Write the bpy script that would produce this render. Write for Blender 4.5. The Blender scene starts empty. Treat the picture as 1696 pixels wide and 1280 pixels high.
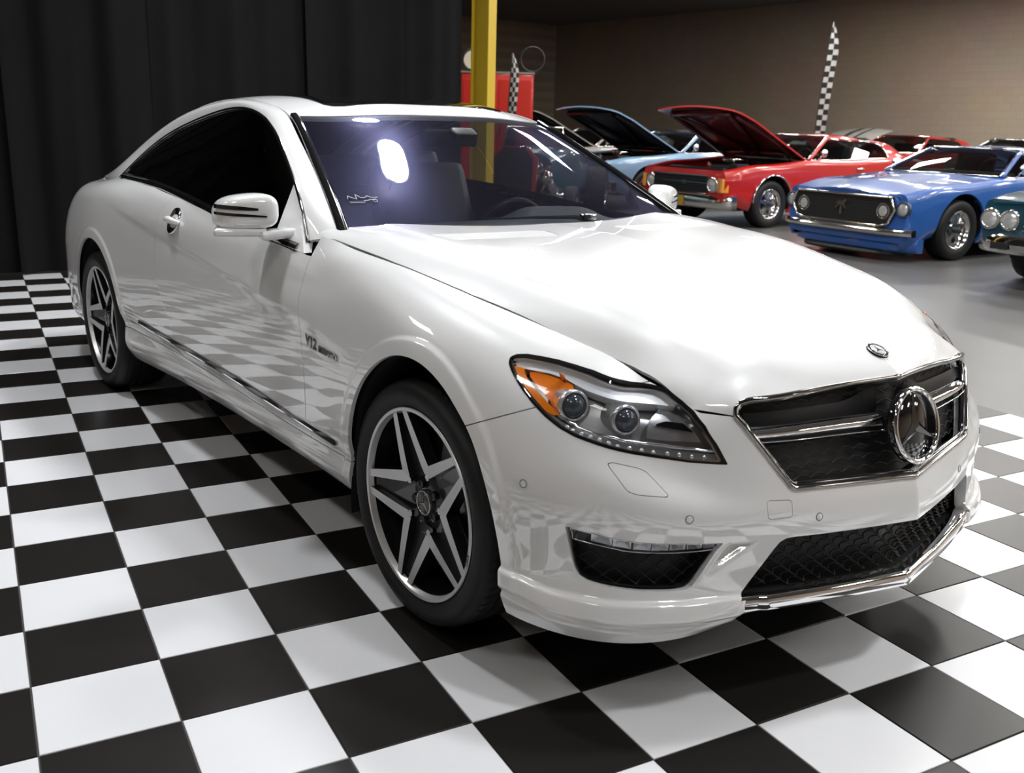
import bpy, bmesh, math, random
import numpy as np
from mathutils import Vector, Matrix, Euler
rnd = random.Random(7)
scene = bpy.context.scene
COL = scene.collection
# ------------------------------------------------------------------ camera
cam_data = bpy.data.cameras.new('camera'); cam = bpy.data.objects.new('camera', cam_data); COL.objects.link(cam)
cam_data.sensor_fit = 'HORIZONTAL'; cam_data.sensor_width = 36.0; cam_data.lens = 36.0*1633.12/1696.0
RIGHT = Vector((.59995, .79962, .02618)); DOWN = Vector((.22163, -.13468, -.96580)); FWD = Vector((-.76875, .58531, -.25795))
CAMPOS = Vector((2.1327, -2.1938, 1.3454))
cam.matrix_world = Matrix(((RIGHT.x, -DOWN.x, -FWD.x, CAMPOS.x), (RIGHT.y, -DOWN.y, -FWD.y, CAMPOS.y), (RIGHT.z, -DOWN.z, -FWD.z, CAMPOS.z), (0, 0, 0, 1)))
cam_data.clip_start = .05; cam_data.clip_end = 200
cam_data.dof.use_dof = True; cam_data.dof.focus_distance = 3.1; cam_data.dof.aperture_fstop = 5.6
scene.camera = cam
# ------------------------------------------------------------------ world, exposure, hall lights and added fills
scene.view_settings.view_transform = 'Standard'; scene.view_settings.look = 'None'
scene.view_settings.gamma = 1.0; scene.view_settings.use_curve_mapping = False; scene.view_settings.exposure = -0.04
world = bpy.data.worlds.new('hall_air'); scene.world = world; world.use_nodes = True
world.node_tree.nodes['Background'].inputs[0].default_value = (.9, .88, .85, 1); world.node_tree.nodes['Background'].inputs[1].default_value = .012
CEIL = 5.2
def area(name, loc, sx, sy, power, color=(1, .97, .93), target=None, shape='RECTANGLE', spread=math.pi):
    d = bpy.data.lights.new(name, 'AREA'); d.shape = shape; d.size = sx; d.size_y = sy; d.energy = power; d.color = color; d.spread = spread
    o = bpy.data.objects.new(name, d); COL.objects.link(o); o.location = loc
    if target is not None: o.rotation_euler = (Vector(target)-Vector(loc)).to_track_quat('-Z', 'Y').to_euler()
    return o
FIX = []          # ceiling fixtures and added fill lamps: (x, y, round?)
for ix in range(7):
    for iy in range(5):
        FIX.append((-12.2+ix*3.4+(.0 if iy % 2 else .3), 5.6+iy*3.6, False))  # the row nearest the back wall is added to brighten that wall
FIX += [(x_, y_, False) for x_, y_ in ((-4.4, -4.2), (-.6, -4.2), (3.2, -4.2), (5.6, .6))]  # weak unseen fills, added to brighten the coupe's near side
FIX += [(-2.72, 1.09, True), (-4.06, 1.37, True), (.4, .9, True), (2.6, .3, True), (-2.3, -1.45, True)]  # the last one is an added fill for the floor beside the coupe
for i, (fx, fy, rd) in enumerate(FIX):
    if rd: area('high_bay_and_fill_light', (fx, fy, CEIL-.62), .40, .40, 40 if fy < 0 else 56 if fx < 0 else 38, (.95, .97, 1), (fx, fy, 0), 'DISK')
    else: area('troffer_and_fill_light', (fx, fy, CEIL-.115), 1.15, .50, 110 if fy > 6 else 52 if fy > 2 else 8, (1, .975, .94), (fx, fy, 0))

# ------------------------------------------------------------------ materials
MATS = {}
def mat(name, col, rough=.5, metal=0., coat=0., spec=.5, emit=None, estr=0., noise=None, bump=0., nscale=40., trans=0., ior=1.45, alpha=1., coat_rough=.03):
    if name in MATS: return MATS[name]
    m = bpy.data.materials.new(name); m.use_nodes = True; nt = m.node_tree; b = nt.nodes['Principled BSDF']
    b.inputs['Base Color'].default_value = (*col, 1); b.inputs['Roughness'].default_value = rough; b.inputs['Metallic'].default_value = metal
    b.inputs['Coat Weight'].default_value = coat; b.inputs['Coat Roughness'].default_value = coat_rough; b.inputs['Specular IOR Level'].default_value = spec
    b.inputs['Transmission Weight'].default_value = trans; b.inputs['IOR'].default_value = ior; b.inputs['Alpha'].default_value = alpha
    if emit: b.inputs['Emission Color'].default_value = (*emit, 1); b.inputs['Emission Strength'].default_value = estr
    if noise is not None or bump:
        tc = nt.nodes.new('ShaderNodeTexCoord'); n = nt.nodes.new('ShaderNodeTexNoise'); n.inputs['Scale'].default_value = nscale; n.inputs['Detail'].default_value = 4
        nt.links.new(tc.outputs['Object'], n.inputs['Vector'])
        if noise is not None:
            mx = nt.nodes.new('ShaderNodeMix'); mx.data_type = 'RGBA'; mx.inputs[6].default_value = (*col, 1); mx.inputs[7].default_value = (*noise, 1)
            nt.links.new(n.outputs['Fac'], mx.inputs[0]); nt.links.new(mx.outputs[2], b.inputs['Base Color'])
        if bump:
            bp = nt.nodes.new('ShaderNodeBump'); bp.inputs['Strength'].default_value = bump; bp.inputs['Distance'].default_value = .002
            nt.links.new(n.outputs['Fac'], bp.inputs['Height']); nt.links.new(bp.outputs['Normal'], b.inputs['Normal'])
    MATS[name] = m; return m
def glass(name, tint, gloss_rough=.0, fres=1.5, gcol=(1, 1, 1)):
    """thin pane: tinted see-through sheet with a fresnel mirror on it"""
    if name in MATS: return MATS[name]
    m = bpy.data.materials.new(name); m.use_nodes = True; nt = m.node_tree; nt.nodes.remove(nt.nodes['Principled BSDF'])
    out = nt.nodes['Material Output']; t = nt.nodes.new('ShaderNodeBsdfTransparent'); g = nt.nodes.new('ShaderNodeBsdfGlossy'); f = nt.nodes.new('ShaderNodeFresnel'); mx = nt.nodes.new('ShaderNodeMixShader')
    t.inputs[0].default_value = (*tint, 1); g.inputs['Roughness'].default_value = gloss_rough; g.inputs['Color'].default_value = (*gcol, 1); f.inputs['IOR'].default_value = fres
    ge = nt.nodes.new('ShaderNodeNewGeometry'); q = nt.nodes.new('ShaderNodeMix'); q.inputs[2].default_value = fres; q.inputs[3].default_value = 1/fres      # a thin sheet mirrors alike from both of its sides
    nt.links.new(ge.outputs['Backfacing'], q.inputs[0]); nt.links.new(q.outputs[0], f.inputs['IOR'])
    nt.links.new(f.outputs[0], mx.inputs[0]); nt.links.new(t.outputs[0], mx.inputs[1]); nt.links.new(g.outputs[0], mx.inputs[2]); nt.links.new(mx.outputs[0], out.inputs[0])
    MATS[name] = m; return m
def paint(name, col, rough=.28, coat_ior=1.5):
    m = mat(name, col, rough, 0, 1.0, .5, noise=tuple(min(1, c*1.03+.003) for c in col), nscale=900); m.node_tree.nodes['Principled BSDF'].inputs['Coat IOR'].default_value = coat_ior; return m
PEARL = paint('pearl_white_paint', (.84, .84, .83), .35, 2.1); PEARL.node_tree.nodes['Principled BSDF'].inputs['Coat Roughness'].default_value = .004
BLACKPL = mat('black_plastic', (.012, .012, .013), .45)
GLOSSBLK = mat('gloss_black', (.006, .006, .007), .06, coat=1)
DARKREFLCHROME = mat('chrome_dark_reflection', (.34, .325, .31), .07, 1.)  # chrome with the dark surroundings it mirrors put into its colour
CHROME = mat('chrome', (.86, .86, .87), .05, 1.)
SATIN = mat('machined_alloy', (.70, .69, .68), .36, .65, bump=.05, nscale=300)
RUBBER = mat('tyre_rubber', (.0065, .0065, .007), .55, bump=.15, nscale=180)
DARKIN = mat('dark_interior', (.010, .010, .011), .7)
LEATHER = mat('black_leather', (.003, .003, .0035), .45, bump=.2, nscale=260)
DASHM = mat('dash_vinyl', (.055, .062, .066), .42, bump=.15, nscale=400)
IRON = mat('brake_iron', (.30, .29, .28), .35, 1.)
AMBER = mat('amber_lens', (.95, .26, .01), .18, coat=1, noise=(.80, .17, .005), nscale=300, emit=(1, .25, 0), estr=0.)
LAMPSILVER = mat('lamp_reflector', (.80, .81, .83), .24, .85)
LAMPDARK = mat('lamp_bezel', (.50, .505, .51), .34, .7)
WINDSHIELD = glass('windshield_glass', (.50, .52, .54), fres=1.7, gcol=(.85, .85, 1.0))
def add_haze(m, col, rough, fac):
    """painted haze: a weak broad tinted sheen for the glow around reflections"""
    nt = m.node_tree; out = nt.nodes['Material Output']; src = out.inputs[0].links[0].from_socket; g = nt.nodes.new('ShaderNodeBsdfGlossy'); g.inputs['Color'].default_value = (*col, 1); g.inputs['Roughness'].default_value = rough
    mx = nt.nodes.new('ShaderNodeMixShader'); mx.inputs[0].default_value = fac; nt.links.new(src, mx.inputs[1]); nt.links.new(g.outputs[0], mx.inputs[2]); nt.links.new(mx.outputs[0], out.inputs[0])
add_haze(WINDSHIELD, (.42, .42, .80), .30, .022)  # bluish glow around the reflections, put into the glass as haze
TINT = glass('tinted_side_glass', (.02, .02, .022), fres=1.45)
FARGLASS = glass('clear_side_glass', (.55, .57, .57), fres=1.3)
LENS = glass('clear_lamp_lens', (.93, .94, .95), fres=1.35)
# ------------------------------------------------------------------ mesh helpers
def obj(name, V, F, m, parent=None, smooth=True, label=None, kind=None, mats=None, midx=None):
    me = bpy.data.meshes.new(name); me.from_pydata([tuple(map(float, v)) for v in V], [], [tuple(int(i) for i in f) for f in F])
    for mm in (mats or [m]): me.materials.append(mm)
    if midx is not None: me.polygons.foreach_set('material_index', np.asarray(midx, dtype=np.int32))
    if smooth: me.polygons.foreach_set('use_smooth', np.ones(len(me.polygons), dtype=bool))
    me.update()
    o = bpy.data.objects.new(name, me); COL.objects.link(o)
    if parent is not None: o.parent = parent
    if label: o['label'] = label
    if kind: o['kind'] = kind
    return o
def bm_obj(name, bm, m, parent=None, smooth=False, **k):
    me = bpy.data.meshes.new(name); bm.to_mesh(me); bm.free(); me.materials.append(m)
    if smooth: me.polygons.foreach_set('use_smooth', np.ones(len(me.polygons), dtype=bool))
    o = bpy.data.objects.new(name, me); COL.objects.link(o)
    if parent is not None: o.parent = parent
    for kk, v in k.items(): o[kk] = v
    return o
def thing(name, label, cat, loc=(0, 0, 0), rz=0., group=None):
    o = bpy.data.objects.new(name, None); COL.objects.link(o); o.location = loc; o.rotation_euler = (0, 0, rz); o.empty_display_size = .1
    o['label'] = label; o['category'] = cat
    if group: o['group'] = group
    return o
def tag(o, label, cat, group=None):
    o['label'] = label; o['category'] = cat
    if group: o['group'] = group
    return o
class MB:
    """collects simple solids into one mesh"""
    def __init__(s): s.V = []; s.F = []; s.M = []; s.m = 0
    def add(s, V, F):
        n = len(s.V); s.V += [tuple(v) for v in V]; s.F += [tuple(i+n for i in f) for f in F]; s.M += [s.m]*len(F); return s
    def box(s, c, d, rz=0., rx=0., ry=0., bev=0.):
        R = Euler((rx, ry, rz)).to_matrix(); h = [x/2 for x in d]; P = []
        if bev <= 0:
            for sx in (-1, 1):
                for sy in (-1, 1):
                    for sz in (-1, 1): P.append(Vector(c)+R @ Vector((sx*h[0], sy*h[1], sz*h[2])))
            return s.add(P, [(0, 1, 3, 2), (4, 6, 7, 5), (0, 4, 5, 1), (2, 3, 7, 6), (0, 2, 6, 4), (1, 5, 7, 3)])
        b = bev; bm = bmesh.new(); bmesh.ops.create_cube(bm, size=1); bmesh.ops.scale(bm, vec=d, verts=bm.verts)
        bmesh.ops.bevel(bm, geom=bm.edges[:], offset=b, segments=2, affect='EDGES', profile=.6)
        bm.verts.index_update(); P = [Vector(c)+R @ v.co for v in bm.verts]; F = [tuple(v.index for v in f.verts) for f in bm.faces]; bm.free(); return s.add(P, F)
    def tube(s, pts, r, n=8, cap=True, closed=False, flat=None):
        P = [Vector(p) for p in pts]; N = len(P); rs = r if hasattr(r, '__len__') else [r]*N; V = []; F = []; up = None
        for i in range(N):
            a = P[(i-1) % N] if (closed or i > 0) else P[i]; b = P[(i+1) % N] if (closed or i < N-1) else P[i]
            t = (b-a).normalized()
            if up is None: up = t.orthogonal().normalized() if flat is None else (Vector(flat)-t*t.dot(Vector(flat))).normalized()
            up = (up-t*t.dot(up)).normalized(); sd = t.cross(up)
            for k in range(n):
                a_ = 2*math.pi*k/n; V.append(P[i]+(up*math.cos(a_)+sd*math.sin(a_))*rs[i])
        M = N if closed else N-1
        for i in range(M):
            for k in range(n):
                k2 = (k+1) % n; j = (i+1) % N; F.append((i*n+k, i*n+k2, j*n+k2, j*n+k))
        if cap and not closed: F.append(tuple(reversed(range(n)))); F.append(tuple((N-1)*n+k for k in range(n)))
        return s.add(V, F)
    def lathe(s, prof, axis_o, axis_d, n=48, ref=None):
        """prof: list of (radius, height along the axis)"""
        d = Vector(axis_d).normalized(); u = d.orthogonal().normalized() if ref is None else Vector(ref); v = d.cross(u); V = []; F = []; o = Vector(axis_o); m = len(prof)
        for k in range(n):
            a = 2*math.pi*k/n; e = u*math.cos(a)+v*math.sin(a)
            for r, h in prof: V.append(o+e*r+d*h)
        for k in range(n):
            k2 = (k+1) % n
            for i in range(m-1): F.append((k*m+i, k2*m+i, k2*m+i+1, k*m+i+1))
        return s.add(V, F)
    def prism(s, poly, o, ex, ey, ez):
        """polygon (a,b) in plane ex,ey at o, extruded along ez (vector with length)"""
        o, ex, ey, ez = map(Vector, (o, ex, ey, ez)); n = len(poly); B = [o+ex*a+ey*b for a, b in poly]; V = B+[p+ez for p in B]
        F = [tuple(reversed(range(n))), tuple(range(n, 2*n))]+[(i, (i+1) % n, n+(i+1) % n, n+i) for i in range(n)]
        return s.add(V, F)
    def obj(s, name, m, parent=None, smooth=False, **k):
        mats = m if isinstance(m, (list, tuple)) else [m]
        o = obj(name, s.V, s.F, mats[0], parent, smooth, mats=list(mats), midx=s.M if len(mats) > 1 else None)
        for kk, v in k.items(): o[kk] = v
        return o
def autosmooth(o, ang=35):
    me = o.data; me.polygons.foreach_set('use_smooth', np.ones(len(me.polygons), dtype=bool))
    bm = bmesh.new(); bm.from_mesh(me)
    for e in bm.edges:
        if len(e.link_faces) == 2 and e.calc_face_angle(0) > math.radians(ang): e.smooth = False
    bm.to_mesh(me); bm.free(); return o
def sd_poly(A, B, poly):
    """signed distance of points (A,B) to a closed polygon, negative inside"""
    P = np.asarray(poly, float); best = np.full(A.shape, 1e9); inside = np.zeros(A.shape, bool)
    for (x0, y0), (x1, y1) in zip(P, np.roll(P, -1, 0)):
        dx, dy = x1-x0, y1-y0; L = dx*dx+dy*dy+1e-18
        t = np.clip(((A-x0)*dx+(B-y0)*dy)/L, 0, 1); best = np.minimum(best, (A-x0-t*dx)**2+(B-y0-t*dy)**2)
        c = ((y0 > B) != (y1 > B)); 
        with np.errstate(all='ignore'): xi = dx*(B-y0)/np.where(dy == 0, 1e-18, dy)+x0
        inside ^= c & (A < xi)
    d = np.sqrt(best); return np.where(inside, -d, d)
def smooth_poly(P, n=160):
    P = np.asarray(list(P)+[P[0]], float); t = chord(P); k = 3
    PP = np.r_[P[-1-k:-1], P, P[1:1+k]]; tt = np.r_[t[-1-k:-1]-t[-1], t, t[1:1+k]+t[-1]]
    return spline(tt, PP, np.linspace(0, t[-1], n, endpoint=False))
def grid(S):
    nu, nv = S.shape[:2]; idx = np.arange(nu*nv).reshape(nu, nv)
    return S.reshape(-1, 3).copy(), np.stack([idx[:-1, :-1], idx[1:, :-1], idx[1:, 1:], idx[:-1, 1:]], -1).reshape(-1, 4)
def clip(V, Q, X, d):
    """keep d<=0; Q quad array, X list of extra polygons"""
    ins = d <= 0; c = ins[Q].sum(1) if len(Q) else np.zeros(0, int); keep = Q[c == 4] if len(Q) else Q
    todo = [tuple(q) for q in Q[(c > 0) & (c < 4)]]+X if len(Q) else X
    V = list(map(tuple, V)) if not isinstance(V, list) else V; cache = {}; out = []
    for f in todo:
        s = [ins[i] for i in f]
        if all(s): out.append(f); continue
        if not any(s): continue
        g = []
        for a, b in zip(f, f[1:]+f[:1]):
            if ins[a]: g.append(a)
            if ins[a] != ins[b]:
                k = (a, b) if a < b else (b, a)
                if k not in cache:
                    t = d[k[0]]/(d[k[0]]-d[k[1]]); p, q = V[k[0]], V[k[1]]; cache[k] = len(V); V.append(tuple(p[j]+(q[j]-p[j])*t for j in range(3)))
                g.append(cache[k])
        h = [g[0]]
        for i in g[1:]:
            if i != h[-1]: h.append(i)
        if len(h) > 2: out.append(tuple(h))
    return V, keep, out
def panel(S, fields):
    """clip a surface grid by a list of functions f(x,w,z) -> signed field; returns compact V,F"""
    V, Q = grid(S) if not isinstance(S, tuple) else S; X = []
    for f in fields:
        A = np.asarray(V, float); d = f(A[:, 0], A[:, 1], A[:, 2]); V, Q, X = clip(V, Q, X, d)
    F = [tuple(q) for q in Q]+X; used = sorted({i for f in F for i in f}); mp = {i: k for k, i in enumerate(used)}; A = np.asarray(V, float)
    return A[used], [tuple(mp[i] for i in f) for f in F]
def vnormals(V, F):
    N = np.zeros_like(V); by = {}
    for f in F: by.setdefault(len(f), []).append(f)
    for k, L in by.items():
        A = np.array(L); n = np.zeros((len(A), 3)); p0 = V[A[:, 0]]
        for i in range(1, k-1): n += np.cross(V[A[:, i]]-p0, V[A[:, i+1]]-p0)
        for i in range(k): np.add.at(N, A[:, i], n)
    return N/np.maximum(np.linalg.norm(N, axis=1, keepdims=True), 1e-12)
def orient(V, F, ref=(-1.5, 0, .55)):
    s = 0.
    for f in F[::max(1, len(F)//400)]:
        p = V[list(f)]; s += np.dot(np.cross(p[1]-p[0], p[2]-p[0]), p.mean(0)-np.asarray(ref))
    return F if s > 0 else [tuple(reversed(f)) for f in F]
def flange(V, F, depth=.012, skip_center=True, taper=0.):
    """turn the free edges of a panel inward so that it reads as a sheet with thickness"""
    cnt = {}
    for f in F:
        for a, b in zip(f, f[1:]+f[:1]): cnt[(a, b)] = cnt.get((a, b), 0)+1
    N = vnormals(V, F); E = [(a, b) for (a, b) in cnt if (b, a) not in cnt]
    if skip_center: E = [(a, b) for a, b in E if not (abs(V[a, 1]) < 2e-4 and abs(V[b, 1]) < 2e-4)]
    VV = [tuple(v) for v in V]; FF = list(F); mp = {}
    def dup(i):
        if i not in mp: mp[i] = (len(VV), len(VV)+1); VV.append(tuple(V[i])); VV.append(tuple(V[i]-N[i]*depth))
        return mp[i]
    for a, b in E:
        a0, a1 = dup(a); b0, b1 = dup(b); FF.append((b0, a0, a1, b1))
    return np.asarray(VV), FF
def put(name, V, F, m, parent, sides='RL', fl=.012, label=None, off=0., ref=(-1.5, 0, .55), smooth=True):
    """V in (x, w, z). sides 'R' / 'L' / 'RL' separate, 'S' one symmetric mesh"""
    V = np.asarray(V, float); res = []
    R = V*[1, -1, 1]; F = orient(R, F, ref)
    if off: R = R-vnormals(R, F)*off
    if fl: R, FR = flange(R, F, fl)
    else: FR = F
    Lf = [tuple(reversed(f)) for f in FR]; LV = R*[1, -1, 1]
    if sides == 'S':
        n = len(R); cen = np.abs(R[:, 1]) < 2e-4; mp = np.where(cen, np.arange(n), np.arange(n)+n)
        A = np.r_[R, LV]; FF = list(FR)+[tuple(mp[i] for i in f) for f in Lf]
        used = sorted({i for f in FF for i in f}); m2 = {i: k for k, i in enumerate(used)}
        res.append(obj(name, A[used], [tuple(m2[i] for i in f) for f in FF], m, parent, smooth, label))
    else:
        for s in sides: res.append(obj(name, R if s == 'R' else LV, FR if s == 'R' else Lf, m, parent, smooth, label))
    return res
def text_mesh(name, body, size, m, parent, origin, ex, ey, depth=.002, align='CENTER', bold=0., **k):
    cu = bpy.data.curves.new(name, 'FONT'); cu.body = body; cu.size = size; cu.extrude = depth; cu.align_x = align; cu.align_y = 'CENTER'; cu.offset = bold; cu.resolution_u = 3
    t = bpy.data.objects.new(name+'_tmp', cu); COL.objects.link(t); bpy.context.view_layer.update()
    me = bpy.data.meshes.new_from_object(t.evaluated_get(bpy.context.evaluated_depsgraph_get())); bpy.data.objects.remove(t); bpy.data.curves.remove(cu)
    ex = Vector(ex).normalized(); ey = Vector(ey); ey = (ey-ex*ex.dot(ey)).normalized(); ez = ex.cross(ey)
    M = Matrix(((ex.x, ey.x, ez.x, origin[0]), (ex.y, ey.y, ez.y, origin[1]), (ex.z, ey.z, ez.z, origin[2]), (0, 0, 0, 1))); me.transform(M)
    me.materials.clear(); me.materials.append(m)
    o = bpy.data.objects.new(name, me); COL.objects.link(o)
    if parent is not None: o.parent = parent
    for kk, v in k.items(): o[kk] = v
    return o

# ---- numpy surface kit -------------------------------------------------
def spline(t, P, q):
    """natural cubic spline through rows P at knots t, sampled at q (clamped)"""
    t = np.asarray(t, float); P = np.asarray(P, float); q = np.clip(np.asarray(q, float), t[0], t[-1])
    flat = P.reshape(len(t), -1); n = len(t); h = np.diff(t)
    A = np.zeros((n, n)); B = np.zeros((n, flat.shape[1])); A[0, 0] = A[-1, -1] = 1
    for i in range(1, n - 1):
        A[i, i-1] = h[i-1]; A[i, i] = 2*(h[i-1]+h[i]); A[i, i+1] = h[i]
        B[i] = 6*((flat[i+1]-flat[i])/h[i]-(flat[i]-flat[i-1])/h[i-1])
    M = np.linalg.solve(A, B)
    k = np.clip(np.searchsorted(t, q, side='right')-1, 0, n-2)
    a = (t[k+1]-q)[:, None]; b = (q-t[k])[:, None]; hk = h[k][:, None]
    r = M[k]*a**3/(6*hk)+M[k+1]*b**3/(6*hk)+(flat[k]/hk-M[k]*hk/6)*a+(flat[k+1]/hk-M[k+1]*hk/6)*b
    return r.reshape((len(q),)+P.shape[1:])
def chord(P):
    P = np.asarray(P, float)
    d = np.linalg.norm(np.diff(P, axis=0), axis=-1)
    if d.ndim > 1: d = d.mean(1)
    return np.r_[0, np.cumsum(np.maximum(d, 1e-4))]
def curve(P, n):
    t = chord(P); return spline(t, P, np.linspace(0, t[-1], n))
def tensor(G, nu, nv, us=None):
    G = np.asarray(G, float)
    tu = chord(G); u = np.linspace(0, tu[-1], nu)
    A = spline(tu, G, u)                       # nu x rows x 3
    tv = chord(np.swapaxes(G, 0, 1)); v = np.linspace(0, tv[-1], nv)
    return np.swapaxes(spline(tv, np.swapaxes(A, 0, 1), v), 0, 1)
# ---- body side and nose: stations from the nose centre back to the tail centre, rows from top to bottom (x, w, z), w = half width
SIDE = [
 [(.832,0,.768),(.848,0,.71),(.866,0,.65),(.886,0,.59),(.908,0,.531),(.922,0,.47),(.927,0,.418),(.920,0,.34),(.916,0,.28),(.908,0,.25),(.86,0,.235)],
 [(.785,.25,.762),(.80,.25,.71),(.817,.25,.65),(.836,.25,.59),(.855,.25,.536),(.869,.25,.475),(.874,.25,.42),(.868,.25,.345),(.862,.255,.285),(.856,.26,.253),(.81,.26,.235)],
 [(.735,.46,.745),(.750,.46,.70),(.766,.455,.65),(.782,.45,.60),(.798,.45,.545),(.812,.45,.495),(.814,.45,.43),(.808,.46,.36),(.802,.475,.30),(.800,.48,.255),(.77,.48,.23)],
 [(.600,.585,.765),(.648,.595,.715),(.672,.60,.672),(.690,.60,.62),(.712,.60,.568),(.742,.605,.515),(.747,.61,.45),(.742,.615,.38),(.744,.62,.315),(.758,.625,.255),(.735,.62,.21)],
 [(.500,.622,.807),(.535,.665,.775),(.565,.70,.735),(.583,.722,.68),(.600,.745,.62),(.628,.765,.555),(.634,.775,.47),(.632,.778,.39),(.640,.785,.32),(.655,.795,.255),(.635,.78,.205)],
 [(.400,.655,.836),(.415,.715,.815),(.428,.77,.775),(.437,.812,.72),(.445,.845,.65),(.452,.868,.57),(.455,.88,.48),(.455,.884,.40),(.458,.888,.325),(.468,.895,.265),(.455,.88,.215)],
 [(.200,.700,.877),(.200,.765,.860),(.200,.825,.820),(.200,.868,.765),(.200,.892,.70),(.200,.908,.61),(.200,.912,.51),(.200,.91,.42),(.200,.905,.35),(.200,.905,.28),(.200,.88,.225)],
 [(.0,.738,.911),(.0,.795,.894),(.0,.852,.853),(.0,.892,.80),(.0,.912,.73),(.0,.922,.63),(.0,.925,.52),(.0,.92,.43),(.0,.91,.37),(.0,.905,.295),(.0,.87,.235)],
 [(-.25,.771,.947),(-.25,.816,.928),(-.25,.864,.883),(-.25,.895,.82),(-.25,.909,.74),(-.25,.918,.63),(-.25,.919,.52),(-.25,.911,.43),(-.25,.90,.375),(-.25,.90,.30),(-.25,.86,.24)],
 [(-0.55,0.795,0.977),(-0.55,0.832,0.952),(-0.55,0.868,0.905),(-0.55,0.893,0.835),(-0.55,0.908,0.745),(-0.55,0.9155,0.63),(-0.55,0.9185,0.52),(-0.55,0.9155,0.43),(-0.55,0.891,0.38),(-0.55,0.895,0.31),(-0.55,0.85,0.24)],
 [(-0.72,0.822,0.995),(-0.72,0.846,0.95),(-0.72,0.873,0.9),(-0.72,0.895,0.83),(-0.72,0.908,0.743),(-0.72,0.9155,0.63),(-0.72,0.9185,0.52),(-0.72,0.9155,0.431),(-0.72,0.891,0.381),(-0.72,0.895,0.312),(-0.72,0.847,0.242)],
 [(-0.9,0.832,0.985),(-0.9,0.856,0.945),(-0.9,0.88,0.89),(-0.9,0.898,0.825),(-0.9,0.908,0.74),(-0.9,0.9155,0.63),(-0.9,0.9185,0.52),(-0.9,0.9155,0.432),(-0.9,0.891,0.383),(-0.9,0.895,0.315),(-0.9,0.845,0.245)],
 [(-1.5,0.835,1.005),(-1.5,0.862,0.97),(-1.5,0.89,0.91),(-1.5,0.899,0.845),(-1.5,0.908,0.75),(-1.5,0.9155,0.63),(-1.5,0.9185,0.52),(-1.5,0.9155,0.437),(-1.5,0.891,0.388),(-1.5,0.895,0.32),(-1.5,0.845,0.25)],
 [(-2.1,0.808,1.042),(-2.1,0.848,1.012),(-2.1,0.886,0.955),(-2.1,0.899,0.885),(-2.1,0.908,0.78),(-2.1,0.9155,0.63),(-2.1,0.9185,0.52),(-2.1,0.9155,0.44),(-2.1,0.891,0.392),(-2.1,0.895,0.31),(-2.1,0.855,0.235)],
 [(-2.55,.782,1.05),(-2.55,.832,1.02),(-2.55,.876,.97),(-2.55,.902,.90),(-2.55,.915,.80),(-2.55,.925,.66),(-2.55,.927,.52),(-2.55,.918,.44),(-2.55,.905,.392),(-2.55,.910,.305),(-2.55,.865,.225)],
 [(-2.955,.755,1.035),(-2.955,.812,1.015),(-2.955,.862,.975),(-2.955,.898,.91),(-2.955,.918,.815),(-2.955,.932,.69),(-2.955,.934,.54),(-2.955,.93,.44),(-2.955,.92,.385),(-2.955,.91,.30),(-2.955,.87,.225)],
 [(-3.4,.700,1.005),(-3.4,.762,.99),(-3.4,.822,.955),(-3.4,.866,.895),(-3.4,.892,.805),(-3.4,.908,.68),(-3.4,.910,.54),(-3.4,.907,.44),(-3.4,.90,.37),(-3.4,.895,.29),(-3.4,.855,.23)],
 [(-3.78,.645,.975),(-3.78,.700,.960),(-3.78,.752,.925),(-3.78,.795,.865),(-3.79,.825,.785),(-3.80,.845,.67),(-3.80,.85,.54),(-3.80,.85,.45),(-3.80,.845,.38),(-3.80,.84,.30),(-3.79,.81,.25)],
 [(-4.00,.50,.945),(-4.02,.535,.93),(-4.04,.57,.895),(-4.06,.60,.84),(-4.075,.625,.77),(-4.09,.65,.67),(-4.10,.66,.55),(-4.10,.66,.46),(-4.09,.655,.39),(-4.07,.64,.31),(-4.04,.62,.27)],
 [(-4.06,.25,.935),(-4.09,.265,.918),(-4.11,.28,.885),(-4.13,.29,.83),(-4.145,.30,.76),(-4.16,.31,.66),(-4.165,.31,.55),(-4.165,.31,.46),(-4.155,.31,.39),(-4.13,.30,.31),(-4.09,.29,.28)],
 [(-4.07,0,.932),(-4.10,0,.915),(-4.12,0,.882),(-4.14,0,.828),(-4.16,0,.76),(-4.175,0,.66),(-4.18,0,.55),(-4.18,0,.46),(-4.17,0,.39),(-4.145,0,.31),(-4.10,0,.28)]]
def side_surface(nu=620, nv=150):
    G = np.array(SIDE)
    k = np.where((G[:, 5, 0] < -.15) & (G[:, 5, 0] > -2.6))[0]         # flank stations: fair every row with a low-order fit
    for j in range(11):
        for c in (1, 2):
            if j == 0: continue
            x = G[k, j, 0]; w = np.ones(len(k)); w[0] = w[-1] = 6; deg = 4 if j == 1 else 3
            G[k, j, c] = np.polyval(np.polyfit(x, G[k, j, c], deg, w=w), x)
    S = tensor(G, nu, nv)
    S[0, :, 1] = 0; S[-1, :, 1] = 0
    return S   # (x,w,z)

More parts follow.
